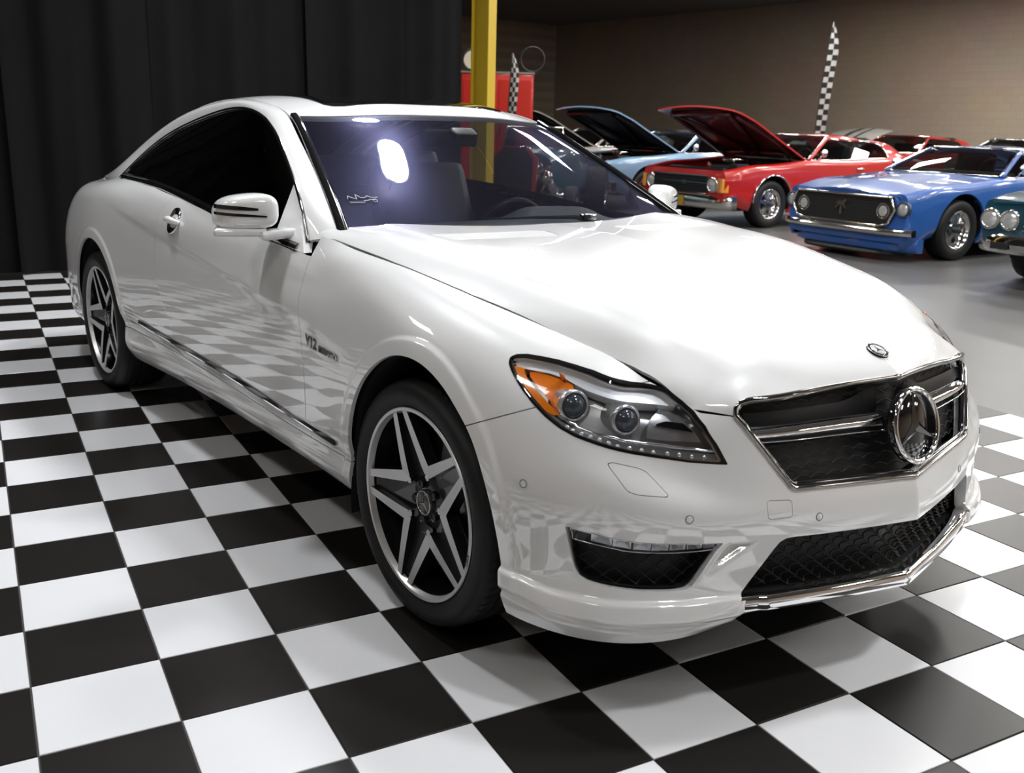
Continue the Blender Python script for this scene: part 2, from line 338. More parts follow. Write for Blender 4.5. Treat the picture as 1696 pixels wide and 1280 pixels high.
HOOD = [
 [(.832,0,.766),(.787,.25,.760),(.748,.40,.755),(.732,.465,.748),(.735,.487,.72),(.725,.50,.69)],
 [(.80,0,.795),(.762,.25,.787),(.722,.40,.778),(.708,.465,.765),(.695,.515,.722),(.68,.53,.70)],
 [(.7605,0,.8173),(.73,.25,.810),(.69,.41,.798),(.675,.475,.775),(.655,.550,.724),(.64,.565,.70)],
 [(.68,0,.845),(.66,.25,.840),(.63,.43,.825),(.62,.50,.800),(.600,.585,.765),(.59,.61,.745)],
 [(.50,0,.897),(.50,.25,.893),(.50,.50,.877),(.50,.57,.852),(.50,.622,.807),(.5,.645,.785)],
 [(.25,0,.955),(.25,.25,.952),(.25,.54,.940),(.25,.62,.915),(.25,.688,.868),(.25,.71,.845)],
 [(0,0,.993),(0,.25,.990),(0,.585,.980),(0,.665,.955),(0,.738,.911),(0,.762,.89)],
 [(-.25,0,1.008),(-.25,.25,1.006),(-.25,.62,1.0),(-.25,.70,.984),(-.25,.771,.947),(-.25,.795,.925)],
 [(-.5,0,1.012),(-.5,.25,1.012),(-.5,.645,1.014),(-.5,.73,1.005),(-.5,.792,.973),(-.5,.815,.95)],
 [(-.75,0,1.015),(-.75,.25,1.017),(-.75,.66,1.02),(-.75,.75,1.013),(-.75,.81,1.0),(-.75,.83,.97)]]
TOP = [
 [(-.50,0,.988),(-.53,.38,.992),(-.62,.64,.996),(-.66,.765,.998)],
 [(-.72,0,1.110),(-.745,.36,1.110),(-.80,.60,1.098),(-.85,.712,1.098)],
 [(-.95,0,1.233),(-.97,.34,1.229),(-1.03,.56,1.215),(-1.08,.655,1.214)],
 [(-1.22,0,1.362),(-1.235,.30,1.357),(-1.31,.50,1.347),(-1.375,.585,1.347)],
 [(-1.45,0,1.418),(-1.46,.30,1.413),(-1.52,.48,1.397),(-1.56,.562,1.386)],
 [(-1.8,0,1.438),(-1.8,.30,1.434),(-1.8,.47,1.422),(-1.8,.555,1.409)],
 [(-2.2,0,1.432),(-2.2,.30,1.428),(-2.2,.47,1.416),(-2.2,.55,1.402)],
 [(-2.6,0,1.378),(-2.6,.30,1.372),(-2.6,.48,1.356),(-2.6,.562,1.332)],
 [(-3.0,0,1.262),(-3.0,.31,1.256),(-3.0,.49,1.235),(-3.0,.582,1.205)],
 [(-3.4,0,1.125),(-3.4,.33,1.12),(-3.4,.52,1.10),(-3.4,.605,1.075)],
 [(-3.7,0,1.050),(-3.7,.34,1.047),(-3.7,.54,1.035),(-3.7,.625,1.01)]]
PILLAR = [((-.755,.82,.967),(-.66,.765,1.0)),((-.85,.79,1.05),(-.77,.735,1.058)),((-.976,.755,1.13),(-.89,.703,1.120)),((-1.13,.715,1.208),(-1.06,.662,1.204)),
 ((-1.288,.675,1.279),(-1.24,.622,1.285)),((-1.47,.64,1.34),(-1.40,.587,1.353)),((-1.616,.625,1.368),(-1.56,.564,1.386)),((-1.82,.615,1.377),(-1.8,.557,1.409)),
 ((-2.077,.62,1.351),(-2.1,.551,1.404)),((-2.35,.63,1.305),(-2.42,.557,1.368)),((-2.628,.65,1.237),(-2.75,.570,1.290)),((-2.867,.695,1.134),(-3.1,.590,1.172)),
 ((-3.0,.75,1.04),(-3.4,.607,1.078)),((-3.4,.70,1.005),(-3.72,.63,1.0))]
BELT = [(-.70,.855,.932),(-.85,.858,.946),(-1.1,.857,.957),(-1.54,.846,.991),(-1.88,.830,1.017),(-2.256,.806,1.036),(-2.6,.784,1.04),(-2.96,.757,1.037)]

# ------------------------------------------------------------------ the hall
TA = Vector((.0450, .2950, 0)); TB = Vector((-.2950, .0450, 0)); T0 = Vector((.0159, -2.1678, 0))      # checker tile axes and origin
def tile_pt(a, b, z=0.): return T0+TA*a+TB*b+Vector((0, 0, z))
FLOORM = mat('polished_concrete', (.100, .099, .099), .34, spec=.35, noise=(.075, .074, .074), nscale=1.3, bump=.02)
m = MB(); m.box((-9, 7.5, -.065), (44, 35, .10)); fl = m.obj('floor', FLOORM); fl['kind'] = 'structure'
GROUT = mat('tile_joint', (.06, .055, .052), .7)
WT = mat('white_tile', (.74, .745, .76), .24, spec=.4, noise=(.77, .775, .785), nscale=6); BTM = mat('black_tile', (.0135, .012, .011), .30, spec=.28, noise=(.017, .015, .0135), nscale=9)
A0, A1, B0, B1 = -7, 16, -12, 24
m = MB(); m.add([tile_pt(A0, B0, -.0145), tile_pt(A1, B0, -.0145), tile_pt(A1, B1, -.0145), tile_pt(A0, B1, -.0145), tile_pt(A0, B0, -.0035), tile_pt(A1, B0, -.0035), tile_pt(A1, B1, -.0035), tile_pt(A0, B1, -.0035)], [(3, 2, 1, 0), (4, 5, 6, 7), (0, 1, 5, 4), (1, 2, 6, 5), (2, 3, 7, 6), (3, 0, 4, 7)])
tb = m.obj('floor_tile_bed', GROUT, fl)
def tile_mesh(name, mm):
    h = .5-.0065; k = .5-.0105; V = [(-h, -h, -.004), (h, -h, -.004), (h, h, -.004), (-h, h, -.004), (-h, -h, -.0012), (h, -h, -.0012), (h, h, -.0012), (-h, h, -.0012), (-k, -k, 0), (k, -k, 0), (k, k, 0), (-k, k, 0)]
    V = [tuple(TA*v[0]+TB*v[1]+Vector((0, 0, v[2]))) for v in V]
    F = [(0, 1, 5, 4), (1, 2, 6, 5), (2, 3, 7, 6), (3, 0, 4, 7), (4, 5, 9, 8), (5, 6, 10, 9), (6, 7, 11, 10), (7, 4, 8, 11), (8, 9, 10, 11)]
    me = bpy.data.meshes.new(name); me.from_pydata(V, [], F); me.materials.append(mm); return me, V, F
TW, tv, tf = tile_mesh('white_floor_tile', WT); TBK, _, _ = tile_mesh('black_floor_tile', BTM)
def to_px(p):
    d = Vector(p)-CAMPOS; z = d.dot(FWD)
    return (848+1633.12*d.dot(RIGHT)/z, 640+1633.12*d.dot(DOWN)/z, z) if z > .2 else None
cells = []
for a in range(A0, A1):
    for b in range(B0, B1):
        c = tile_pt(a+.5, b+.5); q = to_px(c); vis = q is not None and -90 < q[0] < 1790 and -40 < q[1] < 1370
        hidden = vis and -3.6 < c.x < .6 and -.75 < c.y < .85
        cells.append((0 if vis and not hidden else 1, q[2] if q else 99, a, b))
cells.sort(); rest = {0: MB(), 1: MB()}
for k, (hid, _, a, b) in enumerate(cells):
    white = (a+b) % 2 != 0; dz = rnd.uniform(-.0006, .0004)
    if k < 290 and not hid:
        o = bpy.data.objects.new('white_floor_tile' if white else 'black_floor_tile', TW if white else TBK); COL.objects.link(o); o.parent = fl; o.location = tile_pt(a+.5, b+.5, dz); o.rotation_euler = (rnd.uniform(-.001, .001), rnd.uniform(-.001, .001), rnd.uniform(-.002, .002))
    else: rest[int(white)].add([tile_pt(a+.5, b+.5, dz)+Vector(v) for v in tv], tf)
for wv, mm in ((0, BTM), (1, WT)):
    o = rest[wv].obj('far_floor_tiles', mm, fl); o['kind'] = 'stuff'
# walls, ceiling
def block_wall(name, col):
    m = bpy.data.materials.new(name); m.use_nodes = True; nt = m.node_tree; b = nt.nodes['Principled BSDF']; b.inputs['Roughness'].default_value = .75
    tc = nt.nodes.new('ShaderNodeTexCoord'); mp = nt.nodes.new('ShaderNodeMapping'); br = nt.nodes.new('ShaderNodeTexBrick'); nz = nt.nodes.new('ShaderNodeTexNoise'); mx = nt.nodes.new('ShaderNodeMix'); mx.data_type = 'RGBA'
    mp.inputs['Rotation'].default_value = (math.pi/2, 0, 0); br.inputs['Scale'].default_value = 2.5; br.inputs['Color1'].default_value = (*col, 1); br.inputs['Color2'].default_value = (*[c*.95 for c in col], 1); br.inputs['Mortar'].default_value = (*[c*.82 for c in col], 1); br.inputs['Mortar Size'].default_value = .012; br.inputs['Brick Width'].default_value = 1.0; br.inputs['Row Height'].default_value = .5
    nz.inputs['Scale'].default_value = .5; nz.inputs['Detail'].default_value = 5; mx.blend_type = 'MULTIPLY'; mx.inputs[0].default_value = .35
    bp = nt.nodes.new('ShaderNodeBump'); bp.inputs['Strength'].default_value = .3; bp.inputs['Distance'].default_value = .01
    nt.links.new(tc.outputs['Object'], mp.inputs[0]); nt.links.new(mp.outputs[0], br.inputs[0]); nt.links.new(tc.outputs['Object'], nz.inputs['Vector']); nt.links.new(br.outputs[0], mx.inputs[6]); nt.links.new(nz.outputs['Color'], mx.inputs[7]); nt.links.new(mx.outputs[2], b.inputs['Base Color']); nt.links.new(br.outputs['Fac'], bp.inputs['Height']); nt.links.new(bp.outputs[0], b.inputs['Normal'])
    return m
WALLM = block_wall('painted_block_wall', (.52, .41, .315))
WY = 24.5
for nm, c, d in (('wall_back', (-9, WY+.1, CEIL/2), (43.6, .2, CEIL)), ('wall_left', (-30.7, 7.5, CEIL/2), (.2, 34, CEIL)), ('wall_right', (12.5, 7.5, CEIL/2), (.2, 34, CEIL)), ('wall_front', (-9, -9.5, CEIL/2), (43.6, .2, CEIL))):
    m = MB(); m.box(c, d); o = m.obj(nm, WALLM); o['kind'] = 'structure'
m = MB(); m.box((-9, 7.5, CEIL+.06), (44, 35, .12)); o = m.obj('ceiling', mat('ceiling_deck', (.22, .21, .20), .8)); o['kind'] = 'structure'
FIXM = mat('fixture_white', (.8, .8, .78), .4); GLOW = mat('fixture_lens', (.9, .9, .9), .4, emit=(1, .965, .91), estr=14); GLOWR = mat('high_bay_lens', (.9, .9, .9), .4, emit=(.93, .95, 1), estr=120)
rects = 0
for fx, fy, rd in FIX:
    if rd:
        t = thing('high_bay_and_fill_lamp', {-3: 'over the roof of the white coupe', -4: 'over the trunk of the white coupe', 0: 'over the nose of the white coupe', 3: 'over the checkered floor ahead of the white coupe', -2: 'as added fill over the passenger side of the white coupe'}[round(fx)].join(('round high-bay lamp hanging ', '')), 'lamp', (fx, fy, 0), group='round high-bay lamps')
        m = MB(); m.lathe([(.06, CEIL-.30), (.10, CEIL-.36), (.22, CEIL-.57), (.235, CEIL-.60), (.215, CEIL-.59), (.10, CEIL-.40)], (0, 0, 0), (0, 0, 1), 32); m.obj('lamp_shade', FIXM, t, True)
        MB().tube([(0, 0, CEIL-.32), (0, 0, CEIL)], .012, 8).obj('lamp_rod', BLACKPL, t)
        m = MB(); m.lathe([(.20, CEIL-.59), (.12, CEIL-.60), (0, CEIL-.602)], (0, 0, 0), (0, 0, 1), 32); m.obj('lamp_lens', GLOWR, t)
    else:
        t = thing('ceiling_and_fill_light', 'rectangular light above the hall, among ceiling fixtures and added fills', 'light', (fx, fy, 0), group='rectangular ceiling lights')
        m = MB(); m.box((0, 0, CEIL-.05), (1.22, .56, .10)); m.obj('fixture_housing', FIXM, t)
        m = MB(); m.box((0, 0, CEIL-.105), (1.16, .50, .008)); m.obj('fixture_lens', GLOW, t)
# black pipe-and-drape backdrop
CURT = mat('black_drape', (.0065, .0065, .0068), .9, spec=.1, noise=(.009, .009, .0094), nscale=3, bump=.1)
P0 = Vector((-7.62, -4.5, 0)); P1 = Vector((-6.393, 3.582, 0)); ud = (P1-P0).normalized(); nd = Vector((ud.y, -ud.x, 0)); Lc = (P1-P0).length
bk = thing('backdrop_curtain', 'black pleated drape backdrop hanging behind the white coupe', 'curtain', tuple(P0))
edges = [0, 1.35, 2.75, 4.05, 5.2, 6.55, 7.4, Lc]
for k in range(7):
    s0, s1 = edges[k], edges[k+1]+(.10 if k < 6 else 0); n = int((s1-s0)/.018); VV = []; zs = [0.012, .3, .9, 1.7, 2.6, 3.6, 4.2]; ph = rnd.uniform(0, 6); fr = [rnd.uniform(11, 15), rnd.uniform(22, 29), rnd.uniform(5, 7)]; am = .75 if k < 6 else .55
    for i in range(n+1):
        s = s0+(s1-s0)*i/n
        for z in zs:
            f = am*(.060*math.sin(fr[0]*s+ph+.25*z)+.022*math.sin(fr[1]*s+2*ph-.3*z)+.03*math.sin(fr[2]*s+.5*ph))*(1-.06*z)+.02*math.sin(1.3*z+s)
            p = ud*s+nd*(f+.05*(k % 2)); VV.append((p.x, p.y, z))
    FF = [(i*7+j, (i+1)*7+j, (i+1)*7+j+1, i*7+j+1) for i in range(n) for j in range(6)]; obj('drape_panel', VV, FF, CURT, bk)
MB().tube([ud*0+Vector((0, 0, 4.2)), ud*Lc+Vector((0, 0, 4.2))], .022, 8).obj('drape_pipe', mat('pipe_alloy', (.4, .4, .4), .4, 1.), bk)
for s in (.02, 2.75, 5.2, Lc-.03):
    p = ud*s-nd*.13; m = MB(); m.tube([p, p+Vector((0, 0, 4.2))], .022, 8); m.box(p+Vector((0, 0, .005)), (.4, .4, .01)); m.obj('drape_upright', MATS['pipe_alloy'], bk)

# ------------------------------------------------------------------ the white coupe (x forward, y left, z up; w = half width)
COUPE = thing('coupe', 'pearl white two-door coupe parked on the black and white checkered floor', 'car')
SF = side_surface(840, 190)
ARCH_F = smooth_poly([(-.352, .20), (-.3343, .3774), (-.300, .52), (-.238, .632), (-.1643, .700), (-.074, .745), (.0335, .7543), (.1405, .7179), (.2188, .6665), (.2842, .6105), (.335, .5374), (.3794, .4469), (.4075, .354), (.425, .20), (.2, .0), (-.2, .0)], 200)
ARCH_R = np.array([(-2.93+.402*math.cos(a), .352+.402*math.sin(a)) for a in np.linspace(-.35, math.pi+.35, 90)]+[(-3.3, .0), (-2.55, .0)])
CHAR = np.array([(-2.95, .968), (-2.7392, .9518), (-2.1525, .8904), (-1.7714, .8551), (-1.5089, .8355), (-1.1107, .8018), (-.8855, .7795), (-.6472, .7573), (-.5127, .7363), (-.3, .70)])
def interp(xs, ys, q):
    o = np.argsort(xs); return np.interp(q, np.asarray(xs)[o], np.asarray(ys)[o])
def relief(S):
    S = S.copy(); x, w, z = S[..., 0], S[..., 1], S[..., 2]
    zc = interp(CHAR[:, 0], CHAR[:, 1], x); a = .0050*np.clip((x+2.95)/.5, 0, 1)*np.clip((-.33-x)/.35, 0, 1)
    dz = z-zc; bump = np.where(dz > 0, np.exp(-(dz/.090)**2), np.exp(-(dz/.022)**2))
    dw = a*bump
    for poly in (ARCH_F, ARCH_R):
        sd = sd_poly(x, z, poly); t = np.clip((.052-sd)/.014, 0, 1); dw = dw+.006*t*t*(3-2*t)*np.clip((z-.25)/.1, 0, 1)*(w > .7)
    # doors: one even barrel curve between the rub strip and the crease
    par = .9192-.20*(z-.565)**2; sm_ = lambda t: np.clip(t, 0, 1)**2*(3-2*np.clip(t, 0, 1))
    bl = sm_((z-.412)/.022)*sm_((.86-z)/.09)*sm_((x+2.42)/.35)*sm_((-.36-x)/.22); w = w+(par-w)*bl*(w > .7)
    S[..., 1] = np.where(w > .02, w+dw, w)
    # nose: blade along the lower lip, pocket beside the lower intake, pushed along the surface normal
    P = S*[1, -1, 1]; N = np.cross(np.gradient(P, axis=0), np.gradient(P, axis=1)); N /= np.maximum(np.linalg.norm(N, axis=-1, keepdims=True), 1e-9); N *= np.sign(((P-np.array([-.4, 0, .5]))*N).sum(-1, keepdims=True)); N = N*[1, -1, 1]
    fr = np.clip((x-.385)/.03, 0, 1)*np.clip((w-.47)/.03, 0, 1); sm = lambda t: np.clip(t, 0, 1)**2*(3-2*np.clip(t, 0, 1))
    zl = np.interp(w, [.48, .62, .78, .86, .90], [.302, .300, .304, .312, .330]); zl2 = zl-.042
    d = fr*(.013*sm((zl+.006-z)/.016)-.010*sm((zl2-z)/.014)+.006*sm((zl2-.012-z)/.012))
    pk = sd_poly(w, z, [(.532, .433), (.462, .433), (.498, .406), (.578, .350), (.573, .366), (.551, .408)]); d = d-.016*sm(-pk/.014)*(x > .5)
    S = S+N*d[..., None]*(w > .02)[..., None]; return S
SF = relief(SF)
HL = np.array([(-.80, .834), (-.737, .83), (-.62, .80), (-.46, .788), (-.297, .775), (-.161, .76), (-.05, .745), (.075, .725), (.178, .705), (.272, .685), (.395, .655), (.49, .625), (.546, .608), (.587, .59), (.627, .57), (.663, .55), (.70, .522), (.738, .486), (.80, .43)])
def wh(x): return interp(HL[:, 0], HL[:, 1], x)
HEADLIGHT = smooth_poly([(.3038, .7917), (.2969, .8035), (.304, .8112), (.328, .8148), (.3626, .8136), (.4006, .8105), (.4394, .8043), (.4778, .7964), (.5207, .783), (.5465, .7749), (.585, .7685), (.612, .760)], 2)[:0]
HEADLIGHT = np.array([(.3038, .7917), (.2969, .8035), (.304, .8112), (.328, .8148), (.3626, .8136), (.4006, .8105), (.4394, .8043), (.4778, .7964), (.5207, .783), (.5465, .7755), (.590, .7690), (.607, .7640), (.643, .7429), (.6702, .724), (.6985, .6948), (.7227, .6557), (.746, .6091), (.7294, .6106), (.6965, .6145), (.6604, .6236), (.6226, .6335), (.6001, .6397), (.5638, .651), (.5257, .6627), (.4919, .6764), (.4524, .6966), (.4146, .7187), (.3662, .7485), (.3283, .7733)])
GRILLE = np.array([(0, .7685), (.25, .7615), (.43, .7535), (.455, .751), (.472, .7445), (.483, .733), (.4865, .72), (.4857, .7153), (.380, .5545), (.372, .549), (.36, .5470), (0, .531), (-.05, .531), (-.05, .7685)])
INTAKE = np.array([(-.05, .421), (0, .421), (.37, .433), (.392, .432), (.408, .4245), (.42, .41), (.503, .288), (0, .273), (-.05, .273)])
SIDEIN = np.array([(.8335, .4678), (.7929, .4595), (.7592, .4515), (.722, .4455), (.6821, .4425), (.6242, .4404), (.5448, .4363), (.5615, .4128), (.5894, .3598), (.6064, .333), (.6184, .3265), (.6479, .3249), (.7068, .3279), (.7471, .3325), (.7828, .3379), (.8063, .3438), (.8178, .3523), (.8225, .3689), (.8287, .4249)])
LEDBOT = np.array([(.84, .4408), (.826, .4378), (.792, .4302), (.7459, .4199), (.7071, .4161), (.6512, .4143), (.607, .4154), (.5604, .418), (.53, .42)])
WASHER = np.array([(.7517, .6144), (.7409, .6166), (.6973, .6058), (.6833, .5987), (.6714, .5804), (.6547, .551), (.6594, .5458), (.7177, .5522), (.733, .5578), (.7383, .5668), (.752, .6078)])
TOW = np.array([(.438, .5269), (.385, .5235), (.3799, .518), (.3799, .4861), (.385, .4811), (.438, .4826), (.4442, .488), (.4447, .521)])
DOORF = np.array([(-.672, 1.1), (-.6719, .9252), (-.6648, .8928), (-.6568, .8397), (-.6448, .7816), (-.628, .7006), (-.6101, .6121), (-.6023, .5523), (-.604, .4792), (-.614, .41), (-.6176, .3693), (-.62, .2)])
DOORR = np.array([(-1.93, 1.1), (-1.9537, 1.0095), (-1.9834, .9786), (-2.0255, .89), (-2.032, .80), (-2.025, .7063), (-1.9627, .6265), (-1.8826, .5458), (-1.845, .5012), (-1.8382, .4407), (-1.8561, .3913), (-1.86, .2)])
SILL = np.array([(-2.6, .389), (-2.4396, .3883), (-1.8591, .3876), (-1.1981, .3744), (-.832, .3655), (-.6219, .3659), (-.3067, .3689), (-.2, .37)])
def xdf(z): return interp(DOORF[:, 1], DOORF[:, 0], z)
def xdr(z): return interp(DOORR[:, 1], DOORR[:, 0], z)
def zsill(x): return interp(SILL[:, 0], SILL[:, 1], x)
BT = np.array(BELT); 
def zbelt(x): return np.where(x < -2.96, 1.037+(-2.96-x)*.9, interp(BT[:, 0], BT[:, 2], x))
def zbump(x): return .643+(x-.2707)*(.7095-.643)/(.4177-.2707)
HCUT = np.array([(0, .76), (.44, .74), (.486, .7153), (.55, .7225), (.575, .745), (.60, .78), (.66, .86), (.9, 1.2)])
def zhood(w): return interp(HCUT[:, 0], HCUT[:, 1], w)
g = .0016
arch_f = lambda x, w, z: -sd_poly(x, z, ARCH_F)
arch_r = lambda x, w, z: -sd_poly(x, z, ARCH_R)
tail_b = lambda x, z: np.maximum(x+3.42, z-.66)
FRONT = (x_ for x_ in ())
def part_of(S, i0, i1): return S[i0:i1]
xs_mean = SF[:, 90, 0]
def rows(xa, xb):
    """station range of the side surface that covers xa..xb on its right flank"""
    k = np.where((SF[..., 0].max(1) >= xa) & (SF[..., 0].min(1) <= xb))[0]; return SF[max(0, k.min()-1):k.max()+2]
# fender
V, F = panel(rows(-.80, .70), [lambda x, w, z: xdf(z)+g-x, lambda x, w, z: wh(x)+g*1.2-w, arch_f, lambda x, w, z: np.maximum(zbump(x), zsill(x))+g-z, lambda x, w, z: -sd_poly(x, z, HEADLIGHT)-.0, lambda x, w, z: x-.66])
FENDER = put('fender', V, F, PEARL, COUPE)
# front bumper cover
V, F = panel(rows(.20, .95), [lambda x, w, z: .24-x, arch_f, lambda x, w, z: z-zbump(x)+g, lambda x, w, z: -sd_poly(x, z, HEADLIGHT), lambda x, w, z: -sd_poly(w, z, GRILLE), lambda x, w, z: z-zhood(w)+g,
    lambda x, w, z: -sd_poly(w, z, INTAKE), lambda x, w, z: -sd_poly(w, z, SIDEIN), lambda x, w, z: -sd_poly(w, z, WASHER), lambda x, w, z: -sd_poly(w, z, TOW)])
BUMPER = put('front_bumper', V, F, PEARL, COUPE, 'S', fl=.03)[0]
for nm, poly in (('washer_cover', WASHER), ('tow_eye_cover', TOW)):
    V, F = panel(rows(.3, .95), [lambda x, w, z: sd_poly(w, z, poly)+.0014]); put(nm, V, F, PEARL, BUMPER, 'RL' if nm[0] == 'w' else 'R', fl=.004)
V, F = panel(rows(.3, .95), [lambda x, w, z: sd_poly(w, z, TOW)-.0006]); put('bumper_skin', V, F, PEARL, BUMPER, 'L', fl=0)
# doors, quarter panels, sills, rear bumper
V, F = panel(rows(-2.15, -.50), [lambda x, w, z: x-xdf(z)+g, lambda x, w, z: xdr(z)+g-x, lambda x, w, z: z-zbelt(x), lambda x, w, z: zsill(x)+g-z])
DOORS = put('door', V, F, PEARL, COUPE)
V, F = panel(rows(-4.3, -1.75), [lambda x, w, z: x-xdr(z)+g, lambda x, w, z: z-zbelt(x), arch_r, lambda x, w, z: np.where(x > -2.7, zsill(x), .1)+g-z, lambda x, w, z: -tail_b(x, z)+g])
QUARTER = put('quarter_panel', V, F, PEARL, COUPE, 'S')
V, F = panel(rows(-2.75, -.15), [lambda x, w, z: z-zsill(x)+g, arch_f, arch_r, lambda x, w, z: x+.20, lambda x, w, z: -2.7-x])
SILLS = put('side_skirt', V, F, PEARL, COUPE)
V, F = panel(rows(-4.3, -3.0), [lambda x, w, z: tail_b(x, z)+g, arch_r, lambda x, w, z: x+3.1]); put('rear_bumper', V, F, PEARL, COUPE, 'S')
# dark inner shell that closes the gaps
IN = SF.copy(); IN[..., 1] = np.maximum(IN[..., 1]-.03, 0); IN[..., 0] = np.where(IN[..., 0] > .3, IN[..., 0]-.14, np.where(IN[..., 0] < -3.6, IN[..., 0]+.03, IN[..., 0]))
V, F = panel(IN[::4, ::3], [lambda x, w, z: -sd_poly(x, z, ARCH_F)+.0, arch_r, lambda x, w, z: z-np.minimum(np.where(x < -.62, zbelt(x), .85)-.02, np.where(x > -.62, np.interp(x, [-.62, 0, .3, .55, .9], [.93, .86, .77, .62, .60]), 2))])
put('inner_shell', V, F, DARKIN, COUPE, 'S', fl=0)
mb = MB(); mb.box((-1.62, 0, .215), (4.5, 1.36, .03)); mb.obj('undertray', BLACKPL, COUPE)
for cx, poly in ((.02, ARCH_F), (-2.93, ARCH_R)):      # wheel housings
    P = poly[(poly[:, 1] > .2)]; o = np.argsort(np.arctan2(P[:, 1]-.2, P[:, 0]-cx)); P = P[o]
    for s in (-1, 1):
        m = MB(); n = len(P); VV = [(p[0], s*.895, p[1]) for p in P]+[(p[0], s*.52, p[1]) for p in P]; m.add(VV, [(i, i+1, n+i+1, n+i) for i in range(n-1)]+[tuple(range(n, 2*n))])
        m.obj('wheel_housing', DARKIN, COUPE)
# hood
HS = tensor(HOOD, 260, 110)
def hood_relief(S):
    S = S.copy(); x, w = S[..., 0], S[..., 1]; wc = np.interp(x, [-.5, -.26, .1, .42, .55, .75], [.60, .60, .595, .53, .49, .40]); d = w-wc
    a = .0045*np.clip((.70-x)/.3, 0, 1); S[..., 2] += a*np.where(d < 0, np.exp(-(d/.10)**2), np.exp(-(d/.02)**2)); return S
HS = hood_relief(HS)
VENTP = np.array([(-.405, .600), (-.285, .575), (-.272, .20), (-.30, .17), (-.39, .15), (-.41, .18)])
def xcowl(w): return -.562-.125*(np.abs(w)/.75)**2.2
hood_fields = [lambda x, w, z: w-wh(x)+g*1.2, lambda x, w, z: xcowl(w)-x, lambda x, w, z: np.where(x > .5, -sd_poly(w, z, GRILLE), -1.), lambda x, w, z: np.where(x > .55, zhood(w)+g-z, -1.), lambda x, w, z: -sd_poly(x, w, VENTP)]
V, F = panel(HS, hood_fields)
HOODO = put('hood', V, F, PEARL, COUPE, 'S', fl=.014, ref=(0, 0, .2))[0]
# hood vents: recessed tray with louvre slats
V, F = panel(HS, [lambda x, w, z: sd_poly(x, w, VENTP)+.0005]); V = V-[0, 0, .008]; put('hood_vent', V, F, PEARL, HOODO, 'RL', fl=0, ref=(0, 0, .2))
for k in range(9):
    xx = -.40+k*.0135; m = MB()
    w0 = np.interp(xx, [-.405, -.285], [.592, .572]); w1 = np.interp(xx, [-.41, -.39, -.30, -.272], [.19, .16, .18, .21]); ws = np.linspace(w1, w0, 16)
    zz = [float(spline(chord(np.array(HOOD)[:, 0]), np.array(HOOD)[:, :, 2].mean(1)[:, None], [0])[0, 0])]*16
    k0 = np.abs(HS[:, 0, 0]-xx).argmin(); zl = np.interp(ws, HS[k0, :, 1], HS[k0, :, 2])
    for s in (-1, 1):
        mm = MB()
        VV = []; 
        for w_, z_ in zip(ws, zl): VV += [(xx, s*w_, z_-.0005), (xx+.008, s*w_, z_-.0015), (xx+.008, s*w_, z_-.006), (xx, s*w_, z_-.006)]
        FF = [(4*i+a, 4*i+(a+1) % 4, 4*i+4+(a+1) % 4, 4*i+4+a) for i in range(15) for a in range(4)]
        mm.add(VV, FF).obj('vent_slat', PEARL, HOODO)
# windshield, roof, rear window
TS = tensor(TOP, 330, 70); tu = chord(np.array(TOP)); uu = np.linspace(0, tu[-1], 330)
i_ws = int(np.searchsorted(uu, tu[3])); i_rw = int(np.searchsorted(uu, tu[7]-.05)); JT = 67
def strip(S): return grid(S)
def gput(name, S, m, sides='S', fl=.008, ref=(-1.5, 0, .55), off=0., parent=None, label=None):
    V, Q = grid(S); return put(name, V, [tuple(q) for q in Q], m, parent or COUPE, sides, fl, label, off, ref)
WS = gput('windshield', TS[:i_ws+1, :JT], WINDSHIELD, fl=0)[0]
E0, E1 = TS[:i_ws+1, JT-1], TS[:i_ws+1, -1]; tn = np.cross(np.gradient(E0, axis=0), E1-E0); tn /= np.linalg.norm(tn, axis=1, keepdims=True); tn *= np.sign(tn[:, 2:3])
gput('windshield_trim', np.stack([E0-tn*.004, E0+tn*.010, E0*.75+E1*.25+tn*.015, E0*.2+E1*.8+tn*.013, E1+tn*.004, E1-tn*.01], 1), GLOSSBLK, 'RL', fl=0, ref=(-1.1, 0, .6))
FR = TS[i_ws-4:i_ws+2, :JT].copy(); FR[..., 2] -= .003; gput('windshield_header', FR, BLACKPL, parent=WS, fl=0)
CW = np.stack([np.stack([xcowl(np.linspace(0, .74, 40))+.03, np.linspace(0, .74, 40), np.interp(np.linspace(0, .74, 40), [0, .6, .74], [.994, .996, .985])], -1), np.stack([xcowl(np.linspace(0, .74, 40))-.10, np.linspace(0, .74, 40), np.interp(np.linspace(0, .74, 40), [0, .74], [1.000, 1.000])], -1)])
gput('cowl_panel', CW, BLACKPL, ref=(-.6, 0, .5), fl=0)
# roof with a dark glass sunroof let into it
x0s, x1s, wsun = -1.375, -2.30, .42
sun = np.array([(x0s, -.1), (x0s, wsun-.06), (x0s-.02, wsun-.02), (x0s-.06, wsun), (x1s+.06, wsun), (x1s+.02, wsun-.02), (x1s, wsun-.06), (x1s, -.1)])
RF = TS[i_ws+1:i_rw+1]
V, F = panel(RF, [lambda x, w, z: -sd_poly(x, w, sun)]); put('roof', V, F, PEARL, COUPE, 'S', fl=.012)
V, F = panel(RF, [lambda x, w, z: sd_poly(x, w, sun)+.002]); put('sunroof', V+[0, 0, .002], F, GLOSSBLK, COUPE, 'S', fl=.01)
gput('rear_window', TS[i_rw+1:, :JT-6], TINT, fl=0); gput('rear_window_frame', TS[i_rw+1:, JT-7:], PEARL, 'RL', fl=.01)
